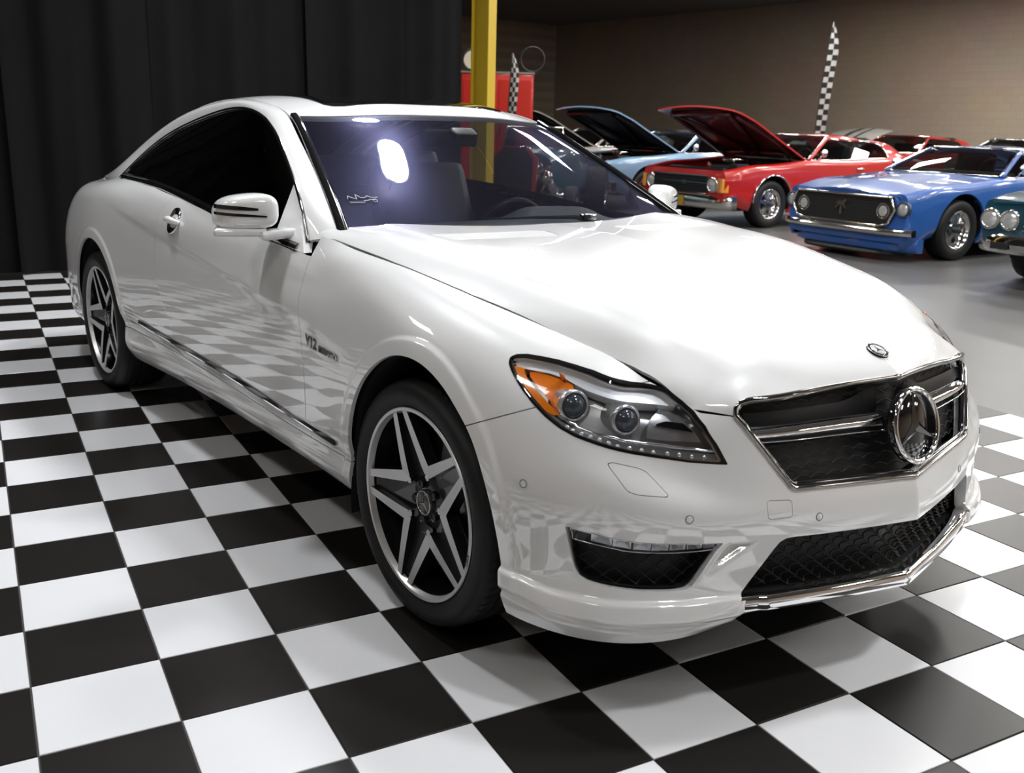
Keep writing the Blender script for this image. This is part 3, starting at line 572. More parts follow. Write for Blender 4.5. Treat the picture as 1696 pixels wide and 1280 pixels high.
# pillars / cant rails
PA = np.array([p[0] for p in PILLAR]); PB = np.array([p[1] for p in PILLAR]); MID = (PA+PB)/2; out = np.stack([np.zeros(len(PA)), PB[:, 2]*0+1, np.ones(len(PA))*.7], -1); out /= np.linalg.norm(out, axis=1, keepdims=True)
bul = np.array([.005, .005, .005, .005, .007, .010, .013, .016, .019, .022, .026, .030, .03, .012])[:, None]
GP = np.stack([PA, PA*.72+PB*.28+out*bul*.8, MID+out*bul, PA*.25+PB*.75+out*bul*.7, PB], 1); GP = tensor(GP, 220, 26)
gput('roof_pillar', GP, PEARL, 'RL', fl=.012)
# seal along the side window's upper edge
DLO = curve(PA[:13], 120)
for s in (-1, 1):
    MB().tube([(p[0], s*(p[1]+.001), p[2]-.004) for p in DLO], .0075, 8).obj('window_seal', GLOSSBLK, COUPE, True)
# side glass: front door pane and rear quarter pane, split by the door's rear edge
ub = np.linspace(0, 1, 160)
DL = curve(PA[:13], 160); bx = DL[:, 0]; BZ = np.stack([bx, interp(BT[:, 0], BT[:, 1], bx), np.minimum(interp(BT[:, 0], BT[:, 2], bx), DL[:, 2]-.0005)], -1)
vv = np.linspace(0, 1, 24)[None, :, None]; GS = BZ[:, None]*(1-vv)+DL[:, None]*vv; bulge = .030*np.sin(np.pi*vv[..., 0])*np.clip((DL[:, 2]-BZ[:, 2])/.4, 0, 1)[:, None]; GS[..., 1] += bulge-.008
ksp = int(np.argmin(np.abs(bx+2.02)))
def xsplit(z): return -1.99-.16*(z-1.02)/.33*(-1)
V, F = panel(GS, [lambda x, w, z: (-1.96-(z-1.02)*.28)-x]); put('door_window', V, F, TINT, DOORS[0], 'R', fl=0); put('door_window', V, F, FARGLASS, DOORS[1], 'L', fl=0)
V, F = panel(GS, [lambda x, w, z: x-(-1.965-(z-1.02)*.28)]); QW = put('quarter_window', V, F, TINT, COUPE, 'R', fl=0)+put('quarter_window', V, F, FARGLASS, COUPE, 'L', fl=0)
# belt seal: broad black strip under the glass
for s, dd in ((-1, DOORS[0]), (1, DOORS[1])):
    B = curve([p for p in [(-.775, .857, .939)]+BELT[1:]], 90); m = MB(); VV = []
    for p in B: VV += [(p[0], s*(p[1]+.003), p[2]-.004), (p[0], s*(p[1]+.000), p[2]+.016), (p[0], s*(p[1]-.018), p[2]+.022), (p[0], s*(p[1]-.02), p[2]-.01)]
    m.add(VV, [(4*i+a, 4*i+(a+1) % 4, 4*i+4+(a+1) % 4, 4*i+4+a) for i in range(89) for a in range(4)]).obj('belt_seal', GLOSSBLK, COUPE)
    P = np.array([(-.975, .757, 1.128), (-.85, .79, 1.05), (-.765, .819, .972), (-.725, .845, .935), (-.80, .856, .944), (-.93, .858, .952)]); m = MB(); nP = len(P)
    VV = [(p[0], s*(p[1]+.007), p[2]) for p in P]+[(p[0], s*(p[1]-.02), p[2]) for p in P]; m.add(VV, [tuple(range(nP)), tuple(reversed(range(nP, 2*nP)))]+[(i, (i+1) % nP, nP+(i+1) % nP, nP+i) for i in range(nP)]).obj('mirror_sail', PEARL, COUPE)
    # strip of chrome along the a-pillar edge of the door
    MB().tube([(p[0]+.006, s*(p[1]+.004), p[2]+.003) for p in curve(PA[:6], 40)], .0035, 6).obj('pillar_trim', CHROME, COUPE, True)
# trunk lid
TR = [[(-3.62, 0, 1.075), (-3.62, .30, 1.072), (-3.62, .55, 1.055), (-3.58, .68, .995)], [(-3.80, 0, 1.02), (-3.80, .30, 1.017), (-3.80, .52, 1.0), (-3.78, .645, .975)], [(-3.98, 0, .975), (-3.97, .30, .972), (-3.93, .48, .962), (-3.90, .57, .955)], [(-4.09, 0, .945), (-4.07, .26, .94), (-4.0, .42, .945), (-3.99, .50, .945)]]
gput('trunk_lid', tensor(TR, 60, 40), PEARL, ref=(-3.8, 0, .6))
# ---- rub strips and badges
for i, s in ((0, -1), (1, 1)):
    MO = curve([(-2.2831, .4507), (-1.8458, .4455), (-1.3732, .4406), (-.9958, .4305), (-.6125, .4105), (-.4361, .3996)], 80); A2 = SF[:, :, :]
    pts = []
    for x_, z_ in MO:
        k0 = np.abs(SF[150:, 100, 0]-x_).argmin()+150; pts.append((x_, s*(np.interp(-z_, -SF[k0, :, 2], SF[k0, :, 1])+.001), z_))
    m = MB(); VV = []
    for p in pts: VV += [(p[0], p[1]-s*.006, p[2]+.011), (p[0], p[1]+s*.004, p[2]+.010), (p[0], p[1]+s*.006, p[2]-.003), (p[0], p[1]-s*.006, p[2]-.005)]
    seg = [(a, b) for a, b in ((0, 30), (31, 71), (72, 80))]
    for a, b in seg[:0]: pass
    m.add(VV, [(4*j+a, 4*j+(a+1) % 4, 4*j+4+(a+1) % 4, 4*j+4+a) for j in range(79) for a in range(4)]+[(0, 1, 2, 3), (316, 317, 318, 319)]).obj('rub_strip', GLOSSBLK, COUPE)
    m = MB(); VV = []
    for p in pts: VV += [(p[0], p[1]-s*.006, p[2]-.004), (p[0], p[1]+s*.005, p[2]-.004), (p[0], p[1]+s*.005, p[2]-.008), (p[0], p[1]-s*.006, p[2]-.008)]
    m.add(VV, [(4*j+a, 4*j+(a+1) % 4, 4*j+4+(a+1) % 4, 4*j+4+a) for j in range(79) for a in range(4)]).obj('chrome_strip', CHROME, COUPE)
    yb = s*.9165; ex = (1, 0, -.07) if s < 0 else (-1, 0, .07)
    ox = -.5 if s < 0 else -.5
    text_mesh('engine_badge', 'V12', .046, DARKREFLCHROME, FENDER[i], (-.553, yb, .689), ex, (0, 0, 1), .002, bold=.0012) if s < 0 else text_mesh('engine_badge', 'V12', .046, DARKREFLCHROME, FENDER[i], (-.43, yb, .680), ex, (0, 0, 1), .002)
    text_mesh('engine_badge', 'BITURBO', .028, DARKREFLCHROME, FENDER[i], (-.443 if s < 0 else -.54, yb+s*.0012, .676), ex, (0, 0, 1), .002, bold=.0008)
    # door handle: round bowl, grip bar, chrome blade
    hx, hz = -1.815, .938; kx = np.abs(SF[200:, 60, 0]-hx).argmin()+200; hy = s*(np.interp(-hz, -SF[kx, :, 2], SF[kx, :, 1])+.003)
    nrm = Vector((0, s*.93, .37)).normalized()
    m = MB(); m.lathe([(.055, -.004), (.053, .002), (.049, .001), (.036, -.004), (.018, -.006), (0, -.006)], (hx, hy, hz), nrm, 40, ref=(1, 0, 0)); h = m.obj('handle_bowl', CHROME, DOORS[i], True)
    up = nrm.cross(Vector((1, 0, 0))); up = up if up.z > 0 else -up
    P = [Vector((hx-.066+.132*t, hy, hz))+nrm*(.003+.018*math.sin(math.pi*t))-up*.004 for t in np.linspace(0, 1, 14)]; m = MB(); m.tube(P, [.010+.005*math.sin(math.pi*t) for t in np.linspace(0, 1, 14)], 10); m.obj('door_handle', PEARL, DOORS[i], True)
    P = [p+up*.011+nrm*.0015 for p in P]; MB().tube(P, .0035, 6).obj('handle_blade', CHROME, DOORS[i], True)
# ---- side mirrors
for s in (-1, 1):
    n1, n2 = 28, 24; VV = []
    for i in range(n1):                                   # lofted housing from the inner end to the outer end
        t = i/(n1-1); yy = .862+.176*t
        k = (1-(2*abs(t-.5))**5)**.5 if 0 < t < 1 else .0
        ztop = 1.110-.006*t-.026*t**3; zbot = 1.000-.014*t; dep = .150-.035*t; xc = -.905-.085*t
        for j in range(n2):
            a = 2*math.pi*j/n2; c, sn = math.cos(a), math.sin(a); e = .55
            X = xc+dep/2*(abs(c)**e)*(1 if c > 0 else -1)*k; Z = (ztop+zbot)/2+(ztop-zbot)/2*(abs(sn)**e)*(1 if sn > 0 else -1)*k
            VV.append((X, s*yy, Z))
    FF = [(i*n2+j, i*n2+(j+1) % n2, (i+1)*n2+(j+1) % n2, (i+1)*n2+j) for i in range(n1-1) for j in range(n2)]+[tuple(range(n2)), tuple((n1-1)*n2+j for j in range(n2))]
    if s > 0: FF = [tuple(reversed(f)) for f in FF]
    mir = obj('side_mirror', VV, FF, PEARL, COUPE)
    # repeater lamp: fork of two dark bands on the front and outer face
    def band(zc, y0, y1, h, nm):
        m = MB(); N = 18; W = []
        for i in range(N):
            t = i/(N-1); y = y0+(y1-y0)*t; tt = (y-.862)/.176; k = (1-(2*abs(tt-.5))**5)**.5 if 0 < tt < 1 else 0; xc = -.905-.085*tt; dep = .150-.035*tt; hh = h*(1-.5*(1-t)**3)
            xx = xc+dep/2*k*.995+.0035; z0 = zc+.006*t
            W += [(xx, s*y, z0+hh), (xx, s*y, z0-hh), (xx-.02, s*y, z0-hh), (xx-.02, s*y, z0+hh)]
        m.add(W, [(4*i+a, 4*i+(a+1) % 4, 4*i+4+(a+1) % 4, 4*i+4+a) for i in range(N-1) for a in range(4)]+[(0, 1, 2, 3), tuple(4*(N-1)+q for q in range(4))]); m.obj(nm, GLOSSBLK, mir)
    band(1.060, .935, 1.036, .0065, 'repeater_lamp'); band(1.038, .912, 1.036, .0045, 'repeater_lamp')
    m = MB(); m.box((-.955, s*.962, .985), (.115, .165, .026), rz=s*.42, bev=.011); m.obj('mirror_base', PEARL, mir, True)
    m = MB(); m.box((-.885, s*.862, .980), (.085, .12, .030), rz=s*.3, rx=-s*.10, bev=.012); m.obj('mirror_arm', PEARL, mir, True)
    m = MB(); m.box((-.998, s*.945, 1.047), (.004, .12, .066), rz=s*.43, bev=.0015); m.obj('mirror_glass', CHROME, mir)

# ---- headlights
LAMPS = []
V, F = panel(rows(.2, .85), [lambda x, w, z: sd_poly(x, z, HEADLIGHT)+.0015])
LAMPS = put('headlight', V, F, LENS, COUPE, 'RL', fl=.004)
def surf_at(x, z):
    """point (x,w,z) and normal of the right side surface nearest to x,z"""
    d = (SF[:, :, 0]-x)**2+(SF[:, :, 2]-z)**2; d[SF[:, :, 1] < .2] = 9; i, j = np.unravel_index(d.argmin(), d.shape)
    i = min(max(i, 1), SF.shape[0]-2); j = min(max(j, 1), SF.shape[1]-2); p = SF[i, j]*[1, -1, 1]; a = (SF[i+1, j]-SF[i-1, j])*[1, -1, 1]; b = (SF[i, j+1]-SF[i, j-1])*[1, -1, 1]
    n = np.cross(a, b); n /= np.linalg.norm(n)
    if np.dot(n, p-np.array([-.2, 0, .5])) < 0: n = -n
    return p, n
HVf, HFf = panel(rows(.2, .85), [lambda x, w, z: sd_poly(x, z, HEADLIGHT)+.0005])
LEDP = np.array([(.7450, .6091), (.7294, .6096), (.6965, .6135), (.6604, .6226), (.6226, .6325), (.6001, .6387), (.5638, .650), (.5257, .6617), (.4919, .6754), (.4524, .6956), (.440, .70), (.452, .715), (.4919, .695), (.5257, .681), (.5638, .6705), (.6001, .661), (.6226, .6555), (.6604, .6475), (.6965, .640), (.722, .636), (.730, .6360)])
AMB1 = np.array([(.312, .7830), (.327, .7790), (.345, .768), (.375, .752), (.42, .7255), (.452, .7065), (.470, .703), (.478, .708), (.452, .722), (.42, .7405), (.375, .7655), (.350, .7810), (.345, .7890), (.318, .7915)])
AMB2 = np.array([(.352, .7890), (.362, .7790), (.39, .764), (.43, .741), (.462, .722), (.487, .713), (.486, .735), (.478, .757), (.462, .775), (.44, .781), (.40, .7885), (.372, .7915)])
for si, (s, lamp) in enumerate(zip((-1, 1), LAMPS)):
    mir = np.array([1, -s*-1*-1, 1]) if False else np.array([1, 1, 1] if s < 0 else [1, -1, 1])
    R = HVf*[1, -1, 1]; Fo = orient(R, HFf); N = vnormals(R, Fo); 
    def layer(name, V, F, depth, m, wall=0., sm=True):
        P = np.asarray(V)*[1, -1, 1]; FF = orient(P, F); NN = vnormals(P, FF); P = P-NN*depth
        if wall: P, FF = flange(P, FF, wall, skip_center=False)
        P = P*mir
        if s > 0: FF = [tuple(reversed(f)) for f in FF]
        return obj(name, P, FF, m, lamp, sm)
    layer('lamp_housing', HVf, HFf, .055, LAMPDARK)
    v2, f2 = panel(rows(.2, .85), [lambda x, w, z: sd_poly(x, z, HEADLIGHT)+.0005, lambda x, w, z: -sd_poly(x, z, HEADLIGHT)-.0045]); layer('lamp_seal', v2, f2, -.0008, GLOSSBLK, .012)
    v2, f2 = panel(rows(.2, .85), [lambda x, w, z: sd_poly(x, z, HEADLIGHT)+.0045, lambda x, w, z: -sd_poly(x, z, HEADLIGHT)-.0075]); layer('lamp_bezel', v2, f2, .004, CHROME, .02)
    # bright upper reflector band
    TOPB = np.array([(.305, .80), (.318, .8095), (.36, .8105), (.40, .8075), (.44, .801), (.478, .793), (.52, .780), (.546, .772), (.585, .765), (.61, .755), (.64, .735), (.60, .742), (.546, .752), (.50, .764), (.44, .7835), (.40, .7905), (.352, .792), (.32, .793)])
    v2, f2 = panel(rows(.2, .85), [lambda x, w, z: sd_poly(x, z, TOPB)]); layer('reflector_band', v2, f2, .016, mat('lamp_band', (.85, .86, .88), .38, .55), .03)
    v2, f2 = panel(rows(.2, .85), [lambda x, w, z: sd_poly(x, z, AMB1)]); layer('amber_marker', v2, f2, .007, AMBER, .02)
    v2, f2 = panel(rows(.2, .85), [lambda x, w, z: sd_poly(x, z, AMB2)]); layer('amber_indicator', v2, f2, .020, AMBER, .03)
    v2, f2 = panel(rows(.2, .85), [lambda x, w, z: sd_poly(x, z, LEDP)+.004]); layer('daylight_strip', v2, f2, .010, mat('strip_grey', (.26, .265, .27), .3, .6, .3), .03)
    # little lamps of the strip
    for k in range(14):
        t = k/13; x_ = .50+t*.215; z_ = np.interp(x_, [.4524, .4919, .5257, .5638, .6001, .6226, .6604, .6965, .7294], [.7050, .6850, .6720, .6610, .6505, .6445, .6350, .6265, .6230]); p, n = surf_at(x_, z_); p = (p-n*.0085)*mir; n = n*mir
        m = MB(); m.lathe([(.0055, 0), (.0045, .002), (.002, .003), (0, .003)], p, n, 10); m.obj('strip_lamp', LAMPSILVER, lamp, True)
    # chrome rail above the strip
    pts = []
    for x_ in np.linspace(.455, .735, 30):
        z_ = np.interp(x_, [.452, .4919, .5257, .5638, .6001, .6226, .6604, .6965, .735], [.717, .6975, .6835, .6730, .6635, .6580, .650, .6425, .636]); p, n = surf_at(x_, z_); pts.append(Vector((p-n*.012)*mir))
    MB().tube(pts, .0035, 6).obj('lamp_rail', CHROME, lamp, True)
    # projector lamps
    for nm, (x_, z_), rr, dep in (('projector', (.508, .7245), .035, .030), ('projector', (.600, .7000), .033, .030)):
        p, n = surf_at(x_, z_); n = np.array([.93, -.30, .14]); n /= np.linalg.norm(n); c = (p-n*dep)*mir; n = n*mir
        m = MB(); m.lathe([(rr*.95, -.03), (rr*1.08, -.005), (rr*1.08, .004), (rr*.92, .007), (rr*.84, .004), (rr*.82, -.012)], c, n, 40); pj = m.obj('projector_ring', LAMPSILVER, lamp, True)
        m = MB(); m.lathe([(rr*.82, -.004), (rr*.80, .004), (rr*.66, .012), (rr*.42, .018), (rr*.2, .0205), (0, .021)], c, n, 40); m.obj('projector_lens', mat('projector_glass', (.05, .06, .075), .03, .0, 1.), lamp, True)
        m = MB(); m.lathe([(rr*1.0, -.005), (rr*1.05, -.02), (rr*1.25, -.05)], c, n, 32); m.obj('projector_sleeve', LAMPSILVER, lamp, True)
    # inner prism reflector and cornering lamp
    IN1 = np.array([(.612, .742), (.642, .7285), (.668, .709), (.692, .683), (.708, .656), (.66, .662), (.635, .668), (.626, .70)])
    v2, f2 = panel(rows(.2, .85), [lambda x, w, z: sd_poly(x, z, IN1)]); layer('inner_reflector', v2, f2, .036, LAMPSILVER)
    CN = np.array([(.640, .711), (.668, .7055), (.692, .680), (.650, .695), (.632, .701)])
    v2, f2 = panel(rows(.2, .85), [lambda x, w, z: sd_poly(x, z, CN)]); layer('corner_lamp', v2, f2, .030, GLOSSBLK, .01)
# ---- grille
def front_x(w, z):
    """x of the nose surface at half width w and height z"""
    A = SF[:230]; i = np.abs(A[:, 60, 1]-w).argmin(); i = min(max(i, 1), 228)
    def at(i): return np.interp(-z, -A[i, :, 2], A[i, :, 0]), np.interp(-z, -A[i, :, 2], A[i, :, 1])
    x0, w0 = at(i-1); x1, w1 = at(i+1); return x0+(x1-x0)*(w-w0)/(w1-w0+1e-9)
def nose(w, z, inset=0.): return (front_x(abs(w), z)-inset, -w, z)
GR = bpy.data.objects.new('grille', None)
gp = [p for p in GRILLE if p[0] >= 0]; ring = [nose(p[0], p[1], -.002) for p in gp]; ring_full = ring+[(x, -y, z) for x, y, z in reversed(ring[1:-1])]
def dens(P, step=.02):
    o = []
    for a, b in zip(P, P[1:]+P[:1]):
        n = max(1, int(math.dist(a, b)/step)); o += [tuple(np.array(a)+(np.array(b)-np.array(a))*k/n) for k in range(n)]
    return o
full2 = [(p[0], p[1]) for p in gp]; full2 = dens(full2+[(-a, b) for a, b in reversed(full2[1:-1])])
ring = [nose(a, b, -.001) for a, b in full2]
m = MB(); m.tube(ring, .0062, 8, closed=True); GRL = m.obj('grille_surround', DARKREFLCHROME, COUPE, True)
ring2 = [nose(a*.985, .65+(b-.65)*.955, .010) for a, b in full2]; MB().tube(ring2, .009, 8, closed=True).obj('surround_inner', GLOSSBLK, GRL, True)
# black back plate
ws_ = np.linspace(-.48, .48, 60); zs_ = np.linspace(.53, .768, 24)
BP = [(front_x(abs(w), z)-.045, -w, z) for w in ws_ for z in zs_]; GF = [(i*24+j, i*24+j+1, (i+1)*24+j+1, (i+1)*24+j) for i in range(59) for j in range(23)]
BPv = np.array(BP)*[1, -1, 1]; v2, f2 = panel((BPv, np.array(GF)), [lambda x, w, z: sd_poly(np.abs(w), z, np.array([p for p in GRILLE if p[0] >= 0]+[(-.01, .531), (-.01, .7685)]))])
obj('grille_back', v2*[1, -1, 1], f2, BLACKPL, GRL)
# fine mesh of the grille: scalloped rows
m = MB()
for r in range(9):
    z0 = .552+r*.0245
    for half in (0, 1):
        pts = []
    wmax = np.interp(z0, [.548, .7153, .735, .755], [.372, .482, .478, .44])
    n = int(2*wmax/.006); pts = []
    for k in range(n+1):
        w = -wmax+2*wmax*k/n; z = z0+.009*abs(math.sin(math.pi*(w/.048+.5*(r % 2)))); pts.append((front_x(abs(w), z)-.034, -w, z))
    m.tube(pts, .0017, 5, cap=False)
m.obj('grille_mesh', mat('mesh_black', (.007, .007, .0075), .5), GRL, True, kind='stuff')
# double bar with chrome blade
for s in (-1, 1):
    wsb = np.linspace(.072, .452, 36); m = MB(); VV = []
    for w in wsb:
        wm = min(w, .44); zc = .6645+.006*(w/.45); hh = .019*(1-.25*(w/.45)); x_ = front_x(w, zc)-.004
        VV += [(x_-.022, -s*w, zc+hh), (x_, -s*w, zc+hh*.55), (x_+.004, -s*w, zc), (x_, -s*w, zc-hh*.6), (x_-.022, -s*w, zc-hh)]
    FF = [(5*i+a, 5*i+a+1, 5*i+6+a, 5*i+5+a) for i in range(35) for a in range(4)]; mi = [0 if a in (0, 1) else 1 for i in range(35) for a in range(4)]
    if s > 0: FF = [tuple(reversed(f)) for f in FF]
    obj('grille_bar', VV, FF, CHROME, GRL, True)
    VV = []                                                      # black wing around the bar
    for w in wsb: 
        zc = .6645+.006*(w/.45); hh = .052*(1-.15*(w/.45))+.03*math.exp(-((w-.07)/.06)**2); x_ = front_x(w, zc)-.026
        VV += [(x_-.014, -s*w, zc+hh), (x_, -s*w, zc+hh*.5), (x_+.002, -s*w, zc), (x_, -s*w, zc-hh*.5), (x_-.014, -s*w, zc-hh)]
    obj('bar_wing', VV, FF, mat('wing_black', (.004, .004, .0045), .45, spec=.25), GRL, True)
    e = [nose(s*w, .6645+.006*(w/.45)-.020*(1-.25*(w/.45)), .002) for w in wsb]; MB().tube(e, .0016, 5).obj('bar_edge', CHROME, GRL, True)
# star emblem
SC = Vector((.885, 0, .655)); SN = Vector((.965, 0, .262)).normalized(); SU = Vector((-.262, 0, .965)).normalized(); SR = Vector((0, 1, 0))
m = MB(); m.lathe([(.093, -.014), (.092, .000), (.089, .003), (0, .003)], SC, SN, 56); m.obj('emblem_disc', GLOSSBLK, GRL, True)
m = MB(); m.tube([SC+SN*.006+(SU*math.cos(a)+SR*math.sin(a))*.089 for a in np.linspace(0, 2*math.pi, 64, endpoint=False)], .0068, 10, closed=True); m.obj('emblem_ring', CHROME, GRL, True)
def star(o, n, u, r, R, t, name, parent, m_):
    mm = MB(); o, n, u = Vector(o), Vector(n), Vector(u); v = n.cross(u); apex = o+n*t
    for k in range(3):
        a = 2*math.pi*k/3; d = u*math.cos(a)+v*math.sin(a); e = u*math.cos(a+math.pi/3)+v*math.sin(a+math.pi/3); f = u*math.cos(a-math.pi/3)+v*math.sin(a-math.pi/3)
        mm.add([apex, o+d*R, o+e*r, o+f*r], [(0, 1, 2), (0, 3, 1)])
    return mm.obj(name, m_, parent)
star(SC+SN*.004, SN, SU, .0155, .087, .010, 'emblem_star', GRL, CHROME)
# hood badge
hb = Vector((.7605, 0, .8178)); hn = Vector((.40, 0, .92)).normalized(); hu = Vector((-.92, 0, .40)).normalized()
m = MB(); m.lathe([(.0285, -.002), (.0285, .002), (.027, .003), (0, .0032)], hb, hn, 40); bd = m.obj('hood_badge', mat('badge_black', (.008, .008, .012), .6), HOODO, True)
m = MB(); m.lathe([(.0195, .0030), (.019, .0042), (0, .0044)], hb, hn, 36); m.obj('badge_disc', mat('badge_silver', (.45, .45, .46), .5, .5), HOODO, True)
star(hb+hn*.0044, hn, hu, .0035, .0185, .002, 'badge_star', HOODO, mat('badge_black', (0, 0, 0)))
for rr in (.0285, .0195): MB().tube([hb+hn*.0035+(hu*math.cos(a)+SR*math.sin(a))*rr for a in np.linspace(0, 2*math.pi, 40, endpoint=False)], .0009, 5, closed=True).obj('badge_rim', CHROME, HOODO, True)
for k in range(26):
    a = 2*math.pi*k/26
    if k % 4 != 1: MB().box(hb+hn*.0036+(hu*math.cos(a)+SR*math.sin(a))*.024, (.0032, .0016, .0012), rz=a, ry=.4).obj('badge_leaf', CHROME, HOODO)
# ---- lower intake: black diamond mesh, chrome splitter
def lattice(name, poly, inset, px, pz, parent, sym, rad=.0022, wr=(0, .6), zr=(.25, .5), relief_=.012):
    m = MB(); lim = np.array(poly)
    def inside(w, z): return sd_poly(np.array([w]), np.array([z]), lim)[0] < -.003
    for d in (-1, 1):
        for k in range(-60, 60):
            run = []
            for t in np.arange(zr[0], zr[1], .006):
                w = k*px+d*(t-zr[0])*px/pz
                ww = abs(w) if sym else w
                if wr[0]-.001 <= ww <= wr[1] and inside(ww, t): run.append((front_x(ww, t)-inset-relief_*abs(math.sin(math.pi*(t-zr[0])/pz*2)), -w, t))
                else:
                    if len(run) > 1: m.tube(run, rad, 4, cap=False)
                    run = []
            if len(run) > 1: m.tube(run, rad, 4, cap=False)
    return m.obj(name, MATS['mesh_black'], parent, True, kind='stuff')
fullI = np.array([p for p in INTAKE if p[0] >= 0]+[(-.01, .273), (-.01, .421)])
v = [(front_x(abs(w), z)-.085, w, z) for w in np.linspace(-.51, .51, 60) for z in np.linspace(.26, .44, 20)]
v2, f2 = panel((np.array(v), np.array([(i*20+j, i*20+j+1, (i+1)*20+j+1, (i+1)*20+j) for i in range(59) for j in range(19)])), [lambda x, w, z: sd_poly(np.abs(w), z, fullI)-.02])
IB = obj('intake_back', v2*[1, -1, 1], f2, BLACKPL, BUMPER)
lattice('intake_mesh', fullI, .040, .047, .036, IB, True, .0024)
ip = [(p[0], p[1]) for p in INTAKE if p[0] >= 0]
# intake lining: walls running back from the opening's edge
fr = dens(ip+[(-a, b) for a, b in reversed(ip[1:-1])], .015); n = len(fr); VV = [nose(a, b, .012) for a, b in fr]+[nose(a, b, .085) for a, b in fr]
obj('intake_lining', VV, [(i, (i+1) % n, n+(i+1) % n, n+i) for i in range(n)], BLACKPL, IB, False)
VV = []; wsl = np.linspace(-.500, .500, 90)
for w in wsl:
    a = abs(w); zt = np.interp(a, [0, .51], [.277, .292]); x_ = front_x(a, zt) if a < .44 else front_x(.44, zt)-.30*(a-.44); 
    for dx, dz in ((-.03, .002), (.001, .003), (.009, -.002), (.013, -.016), (.011, -.033), (-.004, -.038), (-.03, -.037)): VV.append((x_+dx, -w, zt+dz))
obj('chrome_splitter', VV, [(7*i+a, 7*i+a+1, 7*i+8+a, 7*i+7+a) for i in range(89) for a in range(6)]+[tuple(range(7)), tuple(89*7+k for k in range(7))], CHROME, BUMPER, True)
autosmooth(bpy.data.objects['chrome_splitter'], 50)
SFc = SF[45:300, 80:190]
# side intakes with daylight lamps
for s in (-1, 1):
    V, F = panel(rows(.3, .9), [lambda x, w, z: sd_poly(w, z, SIDEIN)-.004]); P = V*[1, -1, 1]; F = orient(P, F); N = vnormals(P, F); P = P-N*.055; mir = np.array([1, 1, 1] if s < 0 else [1, -1, 1])
    sb = obj('side_intake', P*mir, F if s < 0 else [tuple(reversed(f)) for f in F], BLACKPL, BUMPER)
    fr = dens([tuple(p) for p in SIDEIN], .012); 
    def on_side(w, z, d):
        A = SFc; D = (A[..., 1]-w)**2+(A[..., 2]-z)**2; i, j = np.unravel_index(D.argmin(), D.shape); i = min(max(i, 1), A.shape[0]-2); j = min(max(j, 1), A.shape[1]-2)
        p = A[i, j]*[1, -1, 1]; a = (A[i+1, j]-A[i-1, j])*[1, -1, 1]; b = (A[i, j+1]-A[i, j-1])*[1, -1, 1]; nn = np.cross(a, b); nn /= np.linalg.norm(nn); nn = nn if nn[0] > 0 else -nn
        dq = np.array([0, -w-p[1], z-p[2]]); q = p+dq-nn*(dq@nn); return (q-nn*d)*mir, nn*mir
    cw_, cz_ = SIDEIN.mean(0); fr = [(a+(cw_-a)*.03, b+(cz_-b)*.07) for a, b in fr]; n = len(fr); VV = [on_side(a, b, .014)[0] for a, b in fr]+[on_side(a, b, .058)[0] for a, b in fr]
    obj('side_intake_lining', VV, [(i, (i+1) % n, n+(i+1) % n, n+i) for i in range(n)], BLACKPL, sb, False)
    m = MB()                                                     # diamond mesh
    for d in (-1, 1):
        for k in range(-12, 30):
            run = []
            for t in np.arange(.32, .44, .006):
                w = .5+k*.040+d*(t-.32)*1.15
                if sd_poly(np.array([w]), np.array([t]), SIDEIN)[0] < -.002 and t < np.interp(-w, -LEDBOT[:, 0], LEDBOT[:, 1])+.004: run.append(on_side(w, t, .024+.008*abs(math.sin(math.pi*(t-.32)/.0174)))[0])
                else:
                    if len(run) > 1: m.tube(run, .0020, 4, cap=False)
                    run = []
            if len(run) > 1: m.tube(run, .0020, 4, cap=False)
    m.obj('side_intake_mesh', MATS['mesh_black'], sb, True, kind='stuff')
    LP = np.array([(.8285, .4620), (.7929, .4545), (.7592, .4465), (.722, .4405), (.6821, .4375), (.6242, .4354), (.5500, .4330), (.5604, .4180), (.607, .4154), (.6512, .4143), (.7071, .4161), (.7459, .4199), (.792, .4302), (.824, .4378)])
    V, F = panel(rows(.3, .9), [lambda x, w, z: sd_poly(w, z, LP)]); P = V*[1, -1, 1]; F = orient(P, F); N = vnormals(P, F)
    P2, F2 = flange(P-N*.008, F, .02, False); F2 = F2 if s < 0 else [tuple(reversed(f)) for f in F2]
    lp = obj('daylight_lamp', P2*mir, F2, LENS, BUMPER)
    fr = dens([tuple(p) for p in LP], .012); MB().tube([on_side(a, b, .0075)[0] for a, b in fr], .0014, 6, closed=True).obj('lamp_frame', CHROME, lp, True)
    for k in range(7):                                           # faceted reflectors
        w0 = .800-k*.036; w1 = w0-.033; q = []
        for w_ in (w0, w1):
            zt = np.interp(-w_, [-.8335, -.7929, -.7592, -.722, -.6821, -.6242, -.5448], [.4600, .4520, .4440, .4385, .4355, .4335, .43]); zb = np.interp(-w_, -LEDBOT[:, 0], LEDBOT[:, 1])+.003; q += [(w_, zt), (w_, zb)]
        A_ = [on_side(a, b, .014)[0] for a, b in q]; c = on_side((w0+w1)/2, (q[0][1]+q[1][1])/2, .032)[0]
        m = MB(); m.add(A_+[c], [(0, 1, 4), (1, 3, 4), (3, 2, 4), (2, 0, 4)]); m.obj('lamp_cell', LAMPSILVER, lp)
